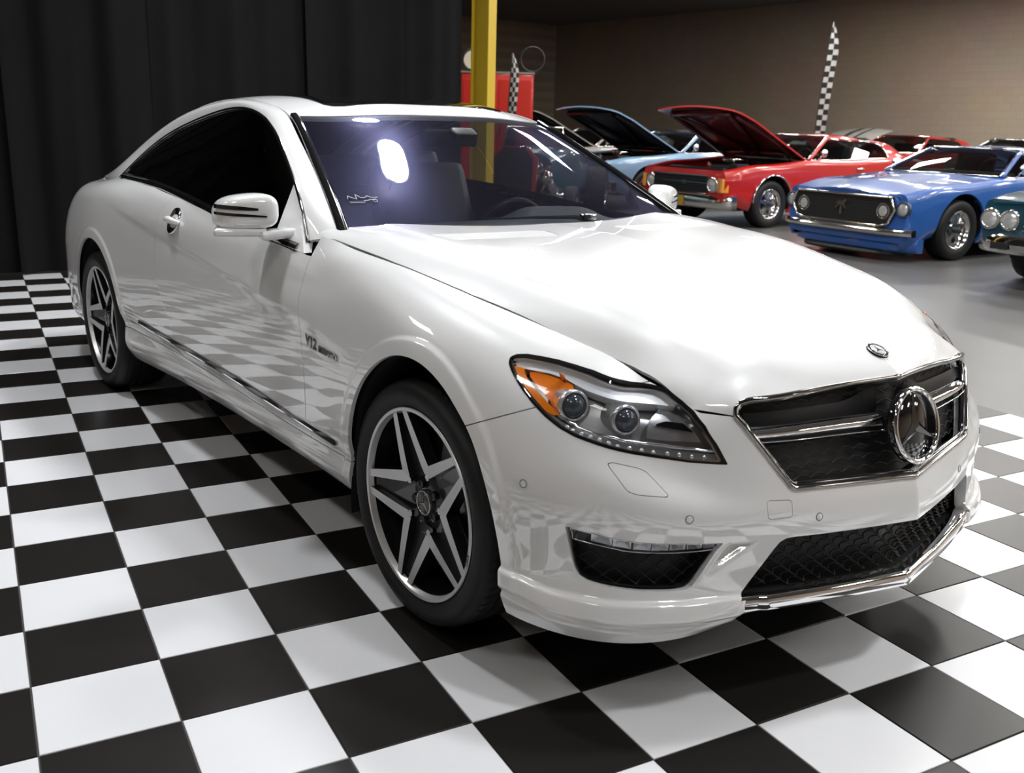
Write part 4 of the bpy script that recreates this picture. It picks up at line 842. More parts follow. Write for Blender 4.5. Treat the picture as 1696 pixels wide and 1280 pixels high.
# parking sensors
for (x_, w_, z_) in ((.4536, .8727, .5427), (.7386, .6223, .4982), (.8567, .304, .4748)):
    for s in (-1, 1):
        A = SF[:300]; D = (A[..., 1]-w_)**2+(A[..., 2]-z_)**2; i, j = np.unravel_index(D.argmin(), D.shape); p = A[i, j]*[1, -1, 1]; nn = np.cross((A[i+1, j]-A[i-1, j])*[1, -1, 1], (A[i, j+1]-A[i, j-1])*[1, -1, 1]); nn /= np.linalg.norm(nn); nn = nn if nn[0] > 0 else -nn
        mir = np.array([1, 1, 1] if s < 0 else [1, -1, 1]); p = Vector(p*mir); nn = Vector(nn*mir)
        m = MB(); m.lathe([(.0088, .0003), (.0082, .0008), (0, .0012)], p, nn, 24); sn = m.obj('parking_sensor', PEARL, BUMPER, True)
        u = nn.orthogonal().normalized(); v = nn.cross(u); MB().tube([p+nn*.0004+(u*math.cos(a)+v*math.sin(a))*.0092 for a in np.linspace(0, 2*math.pi, 28, endpoint=False)], .0008, 5, closed=True).obj('sensor_ring', BLACKPL, sn, True)
# ---- wheels
def wheel(cx, s, wl, name='wheel'):
    """s -1 right, +1 left; wl = half width of the rim's outer lip"""
    o = Vector((cx, s*wl, .343)); n = Vector((0, s, 0)); ex = Vector((1, 0, 0)); ez = Vector((0, 0, 1))
    def at(r, deg, h=0.): return o+(ex*math.cos(math.radians(deg))+ez*math.sin(math.radians(deg)))*r+n*h
    m = MB(); m.lathe([(.268, .002), (.266, .005), (.2575, .004), (.2555, -.002), (.252, -.012)], o, n, 96, ref=(1, 0, 0)); m.m = 1
    m.lathe([(.252, -.012), (.247, -.05), (.236, -.12), (.232, -.19), (.24, -.22)], o, n, 96, ref=(1, 0, 0))
    rim = m.obj(name, [SATIN, mat('wheel_black', (.012, .012, .013), .25, coat=.5)], COUPE, True); autosmooth(rim, 30)
    WB = MATS['wheel_black']
    for k in range(5):
        phi = 110.6+36+72*k
        VA, F_, MI = [], [], []
        # V of two machined bars, black flanks
        for sgn in (-1, 1):
            a_in, a_out = phi, phi+sgn*30.2
            c0 = at(.098, a_in); c1 = at(.2585, a_out); d = (c1-c0).normalized(); tn = n.cross(d).normalized()*1.0
            hw0, hw1 = .0165, .0105
            # outer edge towards the slot, inner edge towards the window
            m = MB(); N = 9; P = []
            for i in range(N):
                t = i/(N-1); c = c0+(c1-c0)*t; hw = hw0+(hw1-hw0)*t; h = -.020+.018*t**.8; P += [c-tn*hw+n*h, c+tn*hw+n*h, c+tn*hw*1.15+n*(h-.035), c-tn*hw*1.15+n*(h-.035)]
            for i in range(N-1):
                b = 4*i; m.m = 0; m.add([P[b], P[b+1], P[b+5], P[b+4]], [(0, 1, 2, 3)]); m.m = 1; m.add([P[b+1], P[b+2], P[b+6], P[b+5]], [(0, 1, 2, 3)]); m.add([P[b+3], P[b], P[b+4], P[b+7]], [(0, 1, 2, 3)])
            VA.append(m)
        mm = MB()
        for q in VA: 
            nn_ = len(mm.V); mm.V += q.V; mm.F += [tuple(i+nn_ for i in f) for f in q.F]; mm.M += q.M
        # web at the V's root
        mm.m = 0; w0 = [at(.080, phi-7, -.0205), at(.122, phi, -.0195), at(.080, phi+7, -.0205), at(.072, phi, -.021)]; mm.add(w0, [(0, 1, 2, 3)])
        mm.obj('spoke', [SATIN, WB], rim)
        # black groove floor between the two bars of neighbouring Vs
        psi = 110.6+72*k; m = MB(); P = [at(.05, psi-30, -.045), at(.10, psi-28, -.040), at(.256, psi-6.5, -.016), at(.256, psi+6.5, -.016), at(.10, psi+28, -.040), at(.05, psi+30, -.045)]; m.add(P+[p-n*.03 for p in P], [(0, 1, 2, 3, 4, 5)]+[(i, (i+1) % 6, 6+(i+1) % 6, 6+i) for i in range(6)]); m.obj('spoke_web', WB, rim)
        b = at(.052, psi, -.030); m = MB(); m.lathe([(.013, -.006), (.013, .004), (.010, .006), (.0075, .002), (0, .002)], b, n, 6); m.obj('wheel_bolt', mat('bolt_steel', (.12, .12, .125), .3, 1.), rim)
    m = MB(); m.lathe([(.085, -.08), (.085, -.050), (.075, -.042), (.040, -.036), (0, -.036)], o, n, 40); m.obj('hub', WB, rim, True)
    m = MB(); m.lathe([(.036, -.045), (.036, -.026), (.033, -.023), (0, -.022)], o, n, 40); m.obj('center_cap', mat('cap_grey', (.10, .10, .105), .25, .6), rim, True)
    MB().tube([at(.033, a, -.023) for a in range(0, 360, 9)], .0016, 5, closed=True).obj('cap_ring', CHROME, rim, True)
    star(o-n*.0225, n, (ex*math.cos(math.radians(75))+ez*math.sin(math.radians(75))), .005, .031, .003, 'cap_star', rim, CHROME)
    m = MB(); m.lathe([(.192, -.085), (.192, -.070), (.186, -.068), (.11, -.068), (.10, -.075), (.10, -.10)], o, n, 64); m.obj('brake_disc', IRON, rim, True); autosmooth(bpy.data.objects[-1] if False else [c for c in rim.children if c.name.startswith('brake_disc')][-1], 30)
    m = MB(); P = [(.205*math.cos(a), .205*math.sin(a)) for a in np.linspace(.35, 1.25, 14)]+[(.118*math.cos(a), .118*math.sin(a)) for a in np.linspace(1.2, .4, 12)]; m.prism(P, o-n*.115, ex, ez, n*.068); m.obj('brake_caliper', mat('caliper_grey', (.05, .05, .052), .4, .3), rim)
    # tyre
    prof = [(.262, -.006), (.272, .002), (.285, .010), (.300, .0135), (.315, .012), (.327, .005), (.335, -.006), (.340, -.022), (.3425, -.05)]
    for gx in (-.062, -.098, -.134, -.170): prof += [(.343, gx+.006), (.336, gx+.004), (.336, gx-.004), (.343, gx-.006)]
    prof += [(.3425, -.195), (.338, -.225), (.325, -.240), (.30, -.248), (.275, -.24), (.262, -.23)]
    m = MB(); m.lathe(prof, o, n, 120, ref=(1, 0, 0)); ty = m.obj('tyre', RUBBER, rim, True); autosmooth(ty, 40)
    m = MB()                                                       # shoulder blocks: sipes as thin raised ribs
    for k in range(72):
        a = k*5; p0, p1, p2 = at(.3335, a, -.004), at(.3415, a+1.2, -.024), at(.3438, a+2.6, -.054); t = Vector((-math.sin(math.radians(a)), 0, math.cos(math.radians(a))))*.009
        m.add([p0-t, p0+t, p1+t, p1-t, p2+t, p2-t], [(0, 1, 2, 3), (3, 2, 4, 5)])
    m.obj('tyre_shoulder', RUBBER, rim)
    return rim
WHEELS = [wheel(0, -1, .885), wheel(0, 1, .885), wheel(-2.955, -1, .903), wheel(-2.955, 1, .903)]
for wq, s in ((WHEELS[0], -1),):
    a = math.radians(-14); text_mesh('rim_lettering', 'AMG', .017, BLACKPL, wq, (.2615*math.cos(a), -.8915, .343+.2615*math.sin(a)), (-math.sin(a)*-1, 0, -math.cos(a)), (math.cos(a), 0, math.sin(a)), .0004)
# ---- cabin
m = MB(); m.box((-1.75, 0, .42), (2.4, 1.40, .04)); m.obj('cabin_floor', DARKIN, COUPE)
yy = np.linspace(-.70, .70, 41); VV = []
for y in yy:
    hump = .050*math.exp(-((y-.36)/.20)**4)*1.0; e = .03*(abs(y)/.7)**2
    for x_, z_ in ((-.66, .965), (-.80, .978+hump*.3), (-.92, .985+hump), (-1.02, .978+hump), (-1.08, .955+hump*.8), (-1.12, .90), (-1.14, .78), (-1.10, .55)): VV.append((x_-e*.3, y, z_-e*.5))
obj('dashboard', VV, [(8*i+a, 8*i+a+1, 8*i+9+a, 8*i+8+a) for i in range(40) for a in range(7)], DASHM, COUPE, True)
m = MB(); c = Vector((-1.30, .36, .86)); nn = Vector((-.9, 0, .42)).normalized(); u = Vector((0, 1, 0)); v = nn.cross(u); m.tube([c+(u*math.cos(a)+v*math.sin(a))*.185 for a in np.linspace(0, 2*math.pi, 40, endpoint=False)], .016, 8, closed=True); m.lathe([(.07, -.02), (.065, .02), (0, .03)], c-nn*.02, nn, 24); m.box(c-nn*.01, (.02, .36, .03), ry=-.4); m.obj('steering_wheel', LEATHER, COUPE, True)
for s in (-1, 1):
    for xs, nm in ((-1.62, 'front_seat'), (-2.42, 'rear_seat')):
        m = MB(); m.box((xs-.02, s*.37, .60), (.52, .50, .20), ry=-.12, bev=.06); m.box((xs-.34, s*.37, .86), (.17, .50, .60), ry=-.38, bev=.06); st = m.obj(nm, LEATHER, COUPE, True)
        if xs > -2: m = MB(); m.box((xs-.46, s*.37, 1.13), (.10, .27, .15), ry=-.3, bev=.045); m.obj('headrest', LEATHER, st, True)
m = MB(); m.box((-2.95, 0, .98), (.60, 1.25, .03)); m.obj('parcel_shelf', DARKIN, COUPE)
m = MB(); m.box((-1.9, 0, 1.372), (1.0, .9, .012)); m.obj('headliner', DARKIN, COUPE)
m = MB(); m.box((-1.20, 0, 1.285), (.035, .26, .07), ry=.2, bev=.015); m.obj('rear_view_mirror', BLACKPL, COUPE, True)
m = MB(); m.box((-1.10, 0, 1.30), (.05, .10, .03), ry=.5, bev=.008); m.obj('sensor_pod', BLACKPL, COUPE, True)
# wiper
m = MB(); m.tube([(-.575, .20, 1.010), (-.585, .14, 1.0265), (-.60, -.05, 1.030), (-.615, -.24, 1.030)], [.010, .008, .005, .003], 8); m.obj('wiper_arm', BLACKPL, COUPE, True)
m = MB(); m.box((-.575, .19, 1.026), (.05, .055, .022), rz=.4, bev=.008); m.obj('wiper_pivot', GLOSSBLK, COUPE, True)

# windscreen sticker: a scrawled white signature over a rule, and a small roundel
STK = mat('sticker_white', (.8, .8, .8), .6)
def ws_pt(u, v): i = int(np.argmin(np.abs(TS[:, 40, 0]-u))); w_ = v; z_ = np.interp(abs(w_), TS[i, :, 1], TS[i, :, 2]); x_ = np.interp(abs(w_), TS[i, :, 1], TS[i, :, 0]); return Vector((x_, w_, z_+.004))
sg = [(-.735, -.655), (-.752, -.648), (-.742, -.640), (-.735, -.628), (-.755, -.622), (-.742, -.612), (-.738, -.600), (-.746, -.590), (-.738, -.580), (-.744, -.570), (-.737, -.560)]
MB().tube([ws_pt(a, b) for a, b in sg], .0013, 5).obj('signature_sticker', STK, COUPE, True)
MB().tube([ws_pt(-.715, -.655), ws_pt(-.715, -.61)], .001, 5).obj('signature_sticker', STK, COUPE); MB().tube([ws_pt(-.722, -.61), ws_pt(-.735, -.57)], .001, 5).obj('signature_sticker', STK, COUPE)
c_ = ws_pt(-.72, -.575); MB().tube([c_+Vector((.006*math.cos(a), .008*math.sin(a), -.003*math.cos(a))) for a in np.linspace(0, 2*math.pi, 16, endpoint=False)], .0009, 4, closed=True).obj('signature_sticker', STK, COUPE)

# ------------------------------------------------------------------ show cars in the hall behind
def spline_grid(st, nu, nv): return tensor(np.array(st, float), nu, nv)
MAGN = mat('magnum_steel', (.62, .62, .63), .18, 1.); OLDCHROME = mat('bumper_chrome', (.78, .76, .73), .09, 1.); ENGINE = mat('engine_black', (.014, .014, .015), .5); ALU = mat('engine_alloy', (.55, .55, .55), .3, 1.); CARGLASS = glass('show_car_glass', (.30, .33, .33), fres=1.5); VINYL = mat('seat_vinyl', (.02, .02, .021), .5)
LAMPG = mat('sealed_beam', (.75, .76, .74), .12, .6, 1.); AMBM = mat('marker_amber', (.75, .30, .04), .25, coat=1); YELLOWTAG = mat('yellow_card', (.85, .60, .05), .6); PLATE = mat('plate_yellow', (.35, .24, .03), .5)
def show_wheel(parent, cx, y, s, r, rim_r, wd=.22):
    o = Vector((cx, y, r)); n = Vector((0, s, 0))
    m = MB(); m.lathe([(rim_r, -.01), (rim_r+.02, .004), (r*.90, .010), (r*.97, -.004), (r, -.035), (r, -wd+.03), (r*.95, -wd), (rim_r, -wd)], o, n, 40, ref=(1, 0, 0)); ty = m.obj('tyre', RUBBER, parent, True)
    m = MB(); m.lathe([(rim_r+.004, .000), (rim_r-.006, .004), (rim_r-.016, -.004), (rim_r-.03, -.05), (rim_r-.045, -.09), (.08, -.095), (0, -.095)], o, n, 40, ref=(1, 0, 0)); rim = m.obj('wheel_rim', OLDCHROME, ty, True)
    for k in range(5):
        a = math.radians(90+72*k); d = Vector((math.cos(a), 0, math.sin(a))); t = n.cross(d); m = MB(); P = []
        for rr, hw, h in ((.03, .026, -.035), (.07, .026, -.035), (rim_r-.03, .016, -.05)): P += [o+d*rr-t*hw+n*h, o+d*rr+t*hw+n*h]
        P += [p-n*.03 for p in P]; m.add(P, [(0, 1, 3, 2), (2, 3, 5, 4), (1, 7, 9, 3), (3, 9, 11, 5), (0, 2, 8, 6), (2, 4, 10, 8), (4, 5, 11, 10)]); m.obj('wheel_spoke', MAGN, ty)
    m = MB(); m.lathe([(.036, -.05), (.034, -.012), (.026, -.004), (0, -.002)], o, n, 20); m.obj('hub_cap', ENGINE, ty, True); return ty
def show_car(name, label, fx, fy, rz, colr, st, group=None):
    """old two-door car; local x forward from the front axle, y left"""
    car = thing(name, label, 'car', (fx, fy, -.015), rz, group); body = paint(name+'_paint', colr, .3)
    wb, ov, tl, W, r = st.get('wb', 2.85), st.get('ov', .88), st.get('tail', 1.12), st.get('W', .94), st.get('r', .335); zn, zc, zb = st.get('zn', .78), st.get('zc', .93), st.get('zb', .93); low = st.get('low', .20); hip = st.get('hip', .04); lo_n = st.get('lo_nose', .36)
    xt = -wb-tl
    def sec(x, w, zt, lo, sl=.05): return [(x, w*.90, zt), (x, w*.965, zt-sl*.5), (x, w*.995, zt-.12), (x, w, (zt+lo)*.5+.08), (x, w*.99, (zt+lo)*.5-.06), (x, w*.965, lo+.07), (x, w*.92, lo)]
    ST = [sec(ov, W*.93, zn, lo_n), sec(ov-.14, W*.965, zn+.02, lo_n-.02), sec(.45, W*.985, zn+.45*(zc-zn), .26), sec(0, W, zn+.62*(zc-zn), low+.02), sec(-.75, W, zc, low), sec(-1.5, W*.995, zb, low), sec(-2.2, W, zb+hip*.6, low), sec(-wb, W*1.005, zb+hip, low+.02), sec(-wb-.6, W*.98, zb+hip*.3, .28), sec(xt, W*.92, zb-.04, .34)]
    S = tensor(np.array(ST), 200, 44); ra = r+.055
    arches = [[(c+ra*math.cos(a), r+.01+ra*math.sin(a)*1.02) for a in np.linspace(-.5, math.pi+.5, 50)]+[(c-ra*.8, -.1), (c+ra*.8, -.1)] for c in (0, -wb)]
    V, F = panel(S, [lambda x, w, z: -sd_poly(x, z, arches[0]), lambda x, w, z: -sd_poly(x, z, arches[1])])
    def cap(row): 
        P = []; F_ = []; ys = np.linspace(-1, 1, 15)
        for (x, w, z) in row:
            for t in ys: P.append((x+(.05 if x > 0 else -.04)*(1-t*t), -w*t, z))
        for i in range(len(row)-1):
            for j in range(14): F_.append((i*15+j, i*15+j+1, (i+1)*15+j+1, (i+1)*15+j))
        return P, F_
    for s, nm in ((-1, 'body_side'), (1, 'body_side')):
        R = V*[1, s, 1]; FF = orient(R, F, (-1.4, 0, .5)); R, FF = flange(R, FF, .03, False); obj(nm, R, FF, body, car)
    P, F_ = cap(S[0, ::4]); obj('nose_panel', P, F_, body if st['nose'] != 'mustang' else body, car); P, F_ = cap(S[-1, ::4]); obj('tail_panel', P, F_, body, car)
    m = MB(); m.box((-wb/2, 0, .27), (wb+1.1, 1.5, .06)); m.obj('floor_pan', ENGINE, car)
    for c in (0, -wb):
        for s in (-1, 1):
            m = MB(); a = np.linspace(-.2, math.pi+.2, 18); P = [(c+ra*1.02*math.cos(t), s*.93*W, r+ra*1.03*math.sin(t)) for t in a]; n = len(P); m.add(P+[(x, s*.5, z) for x, _, z in P], [(i, i+1, n+i+1, n+i) for i in range(n-1)]+[tuple(range(n, 2*n))]); m.obj('wheel_well', ENGINE, car)
            show_wheel(car, c, s*(W-.045), s, r, r*.62)
            if st.get('arch_trim'):
                MB().tube([(c+(ra)*math.cos(t), s*(W*1.0+.002), r+.01+ra*1.02*math.sin(t)) for t in np.linspace(.05, math.pi-.05, 30)], .011, 6).obj('arch_trim', OLDCHROME, car, True)
    # hood: crowned panel hinged at the cowl
    def topz(x): return np.interp(x, [p[0][0] for p in ST][::-1], [p[0][2] for p in ST][::-1])
    def topw(x): return np.interp(x, [p[0][0] for p in ST][::-1], [p[0][1] for p in ST][::-1])
    nx, ny = 22, 21; hp = []
    for x in np.linspace(-.74, ov+.015, nx):
        for t in np.linspace(-1, 1, ny):
            xx = x+(.05*(1-t*t) if x > ov-.2 else 0)*(x-ov+.2)/.2 if x > ov-.2 else x
            bul = st.get('bulge', .0)*max(0, 1-abs(t)/.45)**.5*np.clip((x+.74)/.2, 0, 1)
            hp.append((xx, -topw(x)*t*.995, topz(x)+.030*(1-t*t)-.02*max(0, (x-ov+.10)/.10)+bul))
    hf = [(i*ny+j, (i+1)*ny+j, (i+1)*ny+j+1, i*ny+j+1) for i in range(nx-1) for j in range(ny-1)]
    ang = st.get('open', 0.)
    hv = np.array(hp); n = len(hv); under = hv-[0, 0, .022]; rim_ = [j for j in range(ny)]+[i*ny+ny-1 for i in range(1, nx)]+[(nx-1)*ny+j for j in range(ny-2, -1, -1)]+[i*ny for i in range(nx-2, 0, -1)]
    FA = hf+[tuple(reversed([q+n for q in f])) for f in hf]+[(rim_[k], rim_[(k+1) % len(rim_)], n+rim_[(k+1) % len(rim_)], n+rim_[k]) for k in range(len(rim_))]
    AV = np.r_[hv, under]
    if ang:
        c, s_ = math.cos(ang), math.sin(ang); hx, hz = -.74, zc; X, Z = AV[:, 0]-hx, AV[:, 2]-hz; AV = np.stack([hx+X*c-Z*s_, AV[:, 1], hz+X*s_+Z*c], -1)
    um = st.get('under', body); h = obj('hood', AV, FA, body, car, True, mats=[body, um], midx=[0]*len(hf)+[1]*len(hf)+[0]*len(rim_)); autosmooth(h, 40)
    if st.get('stripes'):
        for t0 in (-.30, .16):
            q = [i for i in range(len(hf)) if t0 <= np.mean([(j % ny)/(ny-1)*2-1 for j in hf[i]]) <= t0+.16]
            V_ = AV[:n]+[0, 0, 0]; nn = vnormals(AV[:n], hf); nn *= np.sign(nn[:, 2:3].mean()) if not ang else -np.sign((nn*np.array([math.sin(ang), 0, -math.cos(ang)])).sum(1).mean()); us = sorted({v for i in q for v in hf[i]}); mq = {v: k for k, v in enumerate(us)}; obj('hood_stripe', (V_+nn*.004)[us], [tuple(mq[v] for v in hf[i]) for i in q], GLOSSBLK, car)
    if ang:
        c, s_ = math.cos(ang), math.sin(ang)
        def tr(x, y, z): X, Z = x+.74, z-zc; return (-.74+X*c-Z*s_, y, zc+X*s_+Z*c)
        for (xa, ya, xb, yb) in ((.75, -.62, .75, .62), (-.5, -.70, -.5, .70), (.7, -.55, -.5, -.1), (.7, .55, -.5, .1), (.7, -.68, -.55, -.72), (.7, .68, -.55, .72)):
            MB().tube([tr(xa, ya, topz(xa)-.035), tr((xa+xb)/2, (ya+yb)/2, topz((xa+xb)/2)-.02), tr(xb, yb, topz(xb)-.035)], .03, 6).obj('hood_brace', um, car, True)
        m = MB(); m.box((.10, 0, .52), (1.50, 1.40, .10)); m.obj('engine_bay', ENGINE, car)
        m = MB(); m.box((-.15, 0, .70), (.65, .42, .30), bev=.04); m.obj('engine_block', ENGINE, car)
        for s in (-1, 1): m = MB(); m.box((-.15, s*.24, .83), (.60, .13, .09), rx=s*.5, bev=.02); m.obj('valve_cover', OLDCHROME, car)
        m = MB(); m.lathe([(.0, .10), (.17, .09), (.185, .07), (.185, .02), (.15, 0)], (-.12, 0, .87), (0, 0, 1), 28); m.obj('air_cleaner', OLDCHROME, car, True)
        m = MB(); m.box((.62, 0, .70), (.06, 1.15, .24), bev=.01); m.obj('radiator', ENGINE, car)
        m = MB(); m.box((.3, .52, .80), (.24, .17, .16), bev=.01); m.obj('battery', ENGINE, car)
        for s in (-1, 1): MB().tube([(-.6, s*.66, zc-.02), tr(-.2, s*.60, topz(-.2))], .012, 6).obj('hood_strut', ENGINE, car)
    # rear deck
    xw = st.get('xrw', -wb-.35); P = []; F_ = []
    for i, x in enumerate(np.linspace(xw, xt-.01, 8)):
        for t in np.linspace(-1, 1, 13): P.append((x, -topw(x)*t, topz(x)+.03*(1-t*t)))
    obj('trunk_lid', P, [(i*13+j, i*13+j+1, (i+1)*13+j+1, (i+1)*13+j) for i in range(7) for j in range(12)], body, car)
    # greenhouse
    x0, x1, x2, x3 = st.get('ws', (-.74, -1.36, -2.25)) + (xw,); H = st.get('H', 1.33); wb_, wr = W*.885, st.get('wr', .615)
    zB = zb+.005
    def line(a, b, n=8): return [tuple(np.array(a)+(np.array(b)-np.array(a))*k/(n-1)) for k in range(n)]
    roof = []; xs = np.linspace(x1, x2, 9)
    for x in xs:
        t = (x-x1)/(x2-x1); zr = H-.03*(2*t-1)**2-.012*t
        for q in np.linspace(-1, 1, 13): roof.append((x-.05*(q*q)*(1 if t < .5 else -1)*(abs(2*t-1)), -wr*q*(1+.04*math.sin(math.pi*t)), zr-.055*q**4-.015*q*q))
    RV = np.array(roof); RFc = [(i*13+j, i*13+j+1, (i+1)*13+j+1, (i+1)*13+j) for i in range(8) for j in range(12)]; k_ = len(RV); 
    ed = [j for j in range(13)]+[i*13+12 for i in range(1, 9)]+[8*13+j for j in range(11, -1, -1)]+[i*13 for i in range(7, 0, -1)]
    ro = obj('roof', np.r_[RV, RV-[0, 0, .035]], RFc+[tuple(reversed([q+k_ for q in f])) for f in RFc]+[(ed[i], ed[(i+1) % len(ed)], k_+ed[(i+1) % len(ed)], k_+ed[i]) for i in range(len(ed))], st.get('roof_mat', body), car); autosmooth(ro, 40)
    def pane(nm, xa, za, wa, xb, zb_, wb2, bow):
        P = []
        for i in range(9):
            t = i/8; x = xa+(xb-xa)*t; z = za+(zb_-za)*t+.02*math.sin(math.pi*t); w = wa+(wb2-wa)*t
            for q in np.linspace(-1, 1, 13): P.append((x+bow*(1-q*q), -w*q, z))
        return obj(nm, P, [(i*13+j, i*13+j+1, (i+1)*13+j+1, (i+1)*13+j) for i in range(8) for j in range(12)], CARGLASS, car)
    zr1 = H-.045; pane('windshield', x0, zc+.01, wb_-.03, x1+.0, zr1, wr-.01, .10); pane('rear_window', x3, topz(x3)+.02, wb_-.12, x2, H-.05, wr-.02, -.06)
    P = [(x1+.0+.05*(1-q*q), -wr*q, zr1+.006) for q in np.linspace(-1, 1, 15)]; MB().tube(P, .016, 6).obj('windshield_trim', OLDCHROME, car, True)
    P = [(x0+.005+.10*(1-q*q), -(wb_-.03)*q, zc+.014) for q in np.linspace(-1, 1, 15)]; MB().tube(P, .013, 6).obj('cowl_trim', OLDCHROME, car, True)
    for s in (-1, 1):
        A = (x0-.02, s*wb_, zB); B = (x1+.01, s*wr, H-.065)
        m = MB(); m.tube(line(A, B), .030, 8); m.obj('front_pillar', body, car, True); MB().tube([(p[0]+.028, p[1]+s*.006, p[2]+.014) for p in line(A, B)], .010, 6).obj('pillar_trim', OLDCHROME, car, True)
        xq = st.get('xq', -2.45)                                  # rear edge of the side glass at the belt
        Cq = (xq, s*wb_, zB+hip*.5); Dq = (x2-.02, s*wr, H-.075)
        P = [A, (xq+.0, s*wb_, zB), Cq, (x2-.10, s*(wr+.03), H-.12), (x1-.02, s*(wr+.005), H-.075)]
        P = [A, Cq, (xq-.02, s*(wb_-.06), zB+.10), (xq+.10, s*(wr+.10), zB+.22), (x2+.05, s*(wr+.03), H-.11), (x1-.02, s*(wr+.005), H-.075)]
        m = MB(); m.add(P, [tuple(range(6))]); m.obj('side_window', CARGLASS, car)
        for nm_, Q in (('window_trim', [P[1], P[2], P[3], P[4], P[5]]),): MB().tube([tuple(q) for q in curve(np.array(Q), 24)], .010, 6).obj(nm_, OLDCHROME, car, True)
        # sail panel from the roof down to the quarter
        e = curve(np.array([P[4], P[3], P[2], P[1]]), 14); tp = curve(np.array([(x2-.03, s*wr, H-.09), ((x2+x3)/2, s*(wr+.06), (H+topz(x3))/2+.03), (x3-.02, s*(wb_-.13), topz(x3)+.03), (x3-.12, s*topw(x3-.1)*.93, topz(x3)+.012)]), 14)
        sv = np.stack([e, e*.5+tp*.5+np.array([0, s*.012, .012]), tp], 1); sv = tensor(sv, 20, 9); Vv, Q = grid(sv); obj('rear_pillar', Vv, [tuple(q) for q in Q], st.get('roof_mat', body), car)
        MB().tube([(x, s*topw(x)*1.002, topz(x)+.004) for x in np.linspace(-.8, xq, 12)], .009, 6).obj('belt_trim', OLDCHROME, car, True)
        # door seams and handle
        for xd in (-.72, -1.93): MB().tube([(xd+.02*math.sin(3*t), s*(np.interp(t, [0, .3, .6, 1], [W*.968, W*.998, W*1.002, W*.968])), (topz(xd)-.04)*(1-t)+.30*t) for t in np.linspace(0, 1, 9)], .004, 4).obj('door_seam', ENGINE, car)
        m = MB(); m.box((-1.80, s*(W+.006), zb-.12), (.15, .03, .028), bev=.01); m.obj('door_handle', OLDCHROME, car, True)
        m = MB(); m.lathe([(.0, -.05), (.045, -.04), (.062, 0), (.058, .01), (0, .012)], (-1.0, s*(W-.02), zb+.10), (-.97, s*.2, 0), 16); m.tube([(-.98, s*(W-.04), zb+.07), (-.98, s*(W-.10), zb)], .012, 6); m.obj('door_mirror', st.get('mirror', OLDCHROME), car, True)
        m = MB(); m.box((-1.55, s*.36, .66), (.5, .5, .2), bev=.05); m.box((-1.84, s*.36, .90), (.16, .5, .50), ry=-.2, bev=.05); m.obj('front_seat', VINYL, car, True)
        if st.get('emblem'): text_mesh('fender_emblem', st['emblem'], .085, OLDCHROME, car, (-.50, s*(W+.004), .60), (-s, 0, 0), (0, 0, 1), .004)
    m = MB(); m.box((-2.45, 0, .72), (.6, 1.2, .35), bev=.05); m.obj('rear_seat', VINYL, car, True)
    m = MB(); m.box((-.93, 0, .90), (.35, 1.45, .10), bev=.03); m.obj('dashboard', VINYL, car, True)
    m = MB(); m.tube([Vector((-1.18, .36, .93))+Vector((-.35*math.sin(a)*.5, math.cos(a), math.sin(a)*.9))*.19 for a in np.linspace(0, 2*math.pi, 24, endpoint=False)], .012, 6, closed=True); m.obj('steering_wheel', VINYL, car, True)
    if st.get('card'):
        m = MB(); P = [(.30*math.cos(a)*.6, .20*math.sin(a)) for a in np.linspace(0, math.pi, 12)]; m.prism(P, (x0-.06+.04, .20, zc+.02), (0, 1, 0), (-.62, 0, .78), (.004, 0, 0)); m.obj('window_card', YELLOWTAG, car)
    # ---- noses
    X = ov+.02
    def lamp(y, z, rr, x=None, bez=OLDCHROME, nm='head_lamp'):
        x = X if x is None else x; m = MB(); m.lathe([(rr*1.30, -.03), (rr*1.28, .012), (rr*1.05, .020), (rr, .006)], (x, y, z), (1, 0, 0), 28); b_ = m.obj('lamp_bezel', bez, car, True)
        m = MB(); m.lathe([(rr, .006), (rr*.8, .016), (rr*.4, .024), (0, .027)], (x, y, z), (1, 0, 0), 24); m.obj(nm, LAMPG, car, True)
    def bar(zc_, h, dx, wr_, nm='front_bumper', mm=OLDCHROME, sweep=.14, d=.10):
        P = []; prof = [(-d, h*.5), (-.02, h*.5), (.0, h*.32), (.012, 0), (.0, -h*.36), (-.03, -h*.5), (-d, -h*.5)]
        qs = np.linspace(-1, 1, 31)
        for q in qs:
            xx = X+dx-sweep*abs(q)**6-.03*q*q
            for a, b in prof: P.append((xx+a, -wr_*q, zc_+b))
        ends = [tuple(range(7)), tuple(30*7+k for k in range(7))]
        o = obj(nm, P, [(7*i+k, 7*i+k+1, 7*i+8+k, 7*i+7+k) for i in range(30) for k in range(6)]+ends, mm, car); return autosmooth(o, 40)
    if st['nose'] == 'chevelle':
        zg = st.get('zg', .595)
        m = MB(); m.box((X-.01, 0, zg), (.10, 1.14, .235), bev=.01); m.obj('grille', ENGINE, car)
        for k in range(6): m = MB(); m.box((X+.045, 0, zg-.095+k*.038), (.012, 1.12, .009)); m.obj('grille_slat', MATS['mesh_black'] if k != 3 else OLDCHROME, car)
        for zz in (zg-.12, zg+.12): m = MB(); m.box((X+.042, 0, zz), (.02, 1.16, .014)); m.obj('grille_trim', OLDCHROME, car)
        text_mesh('grille_emblem', 'SS', .085, OLDCHROME, car, (X+.058, .12, zg+.01), (0, 1, 0), (0, 0, 1), .004)
        for s in (-1, 1):
            lamp(s*.655, zg, .082, X+.01); m = MB(); m.box((X-.045, s*.835, zg-.005), (.11, .075, .19), rz=-s*.35, bev=.012); m.obj('marker_lamp', AMBM, car); m = MB(); m.box((X-.03, s*.78, zg-.005), (.10, .012, .20), rz=-s*.3); m.obj('marker_trim', OLDCHROME, car)
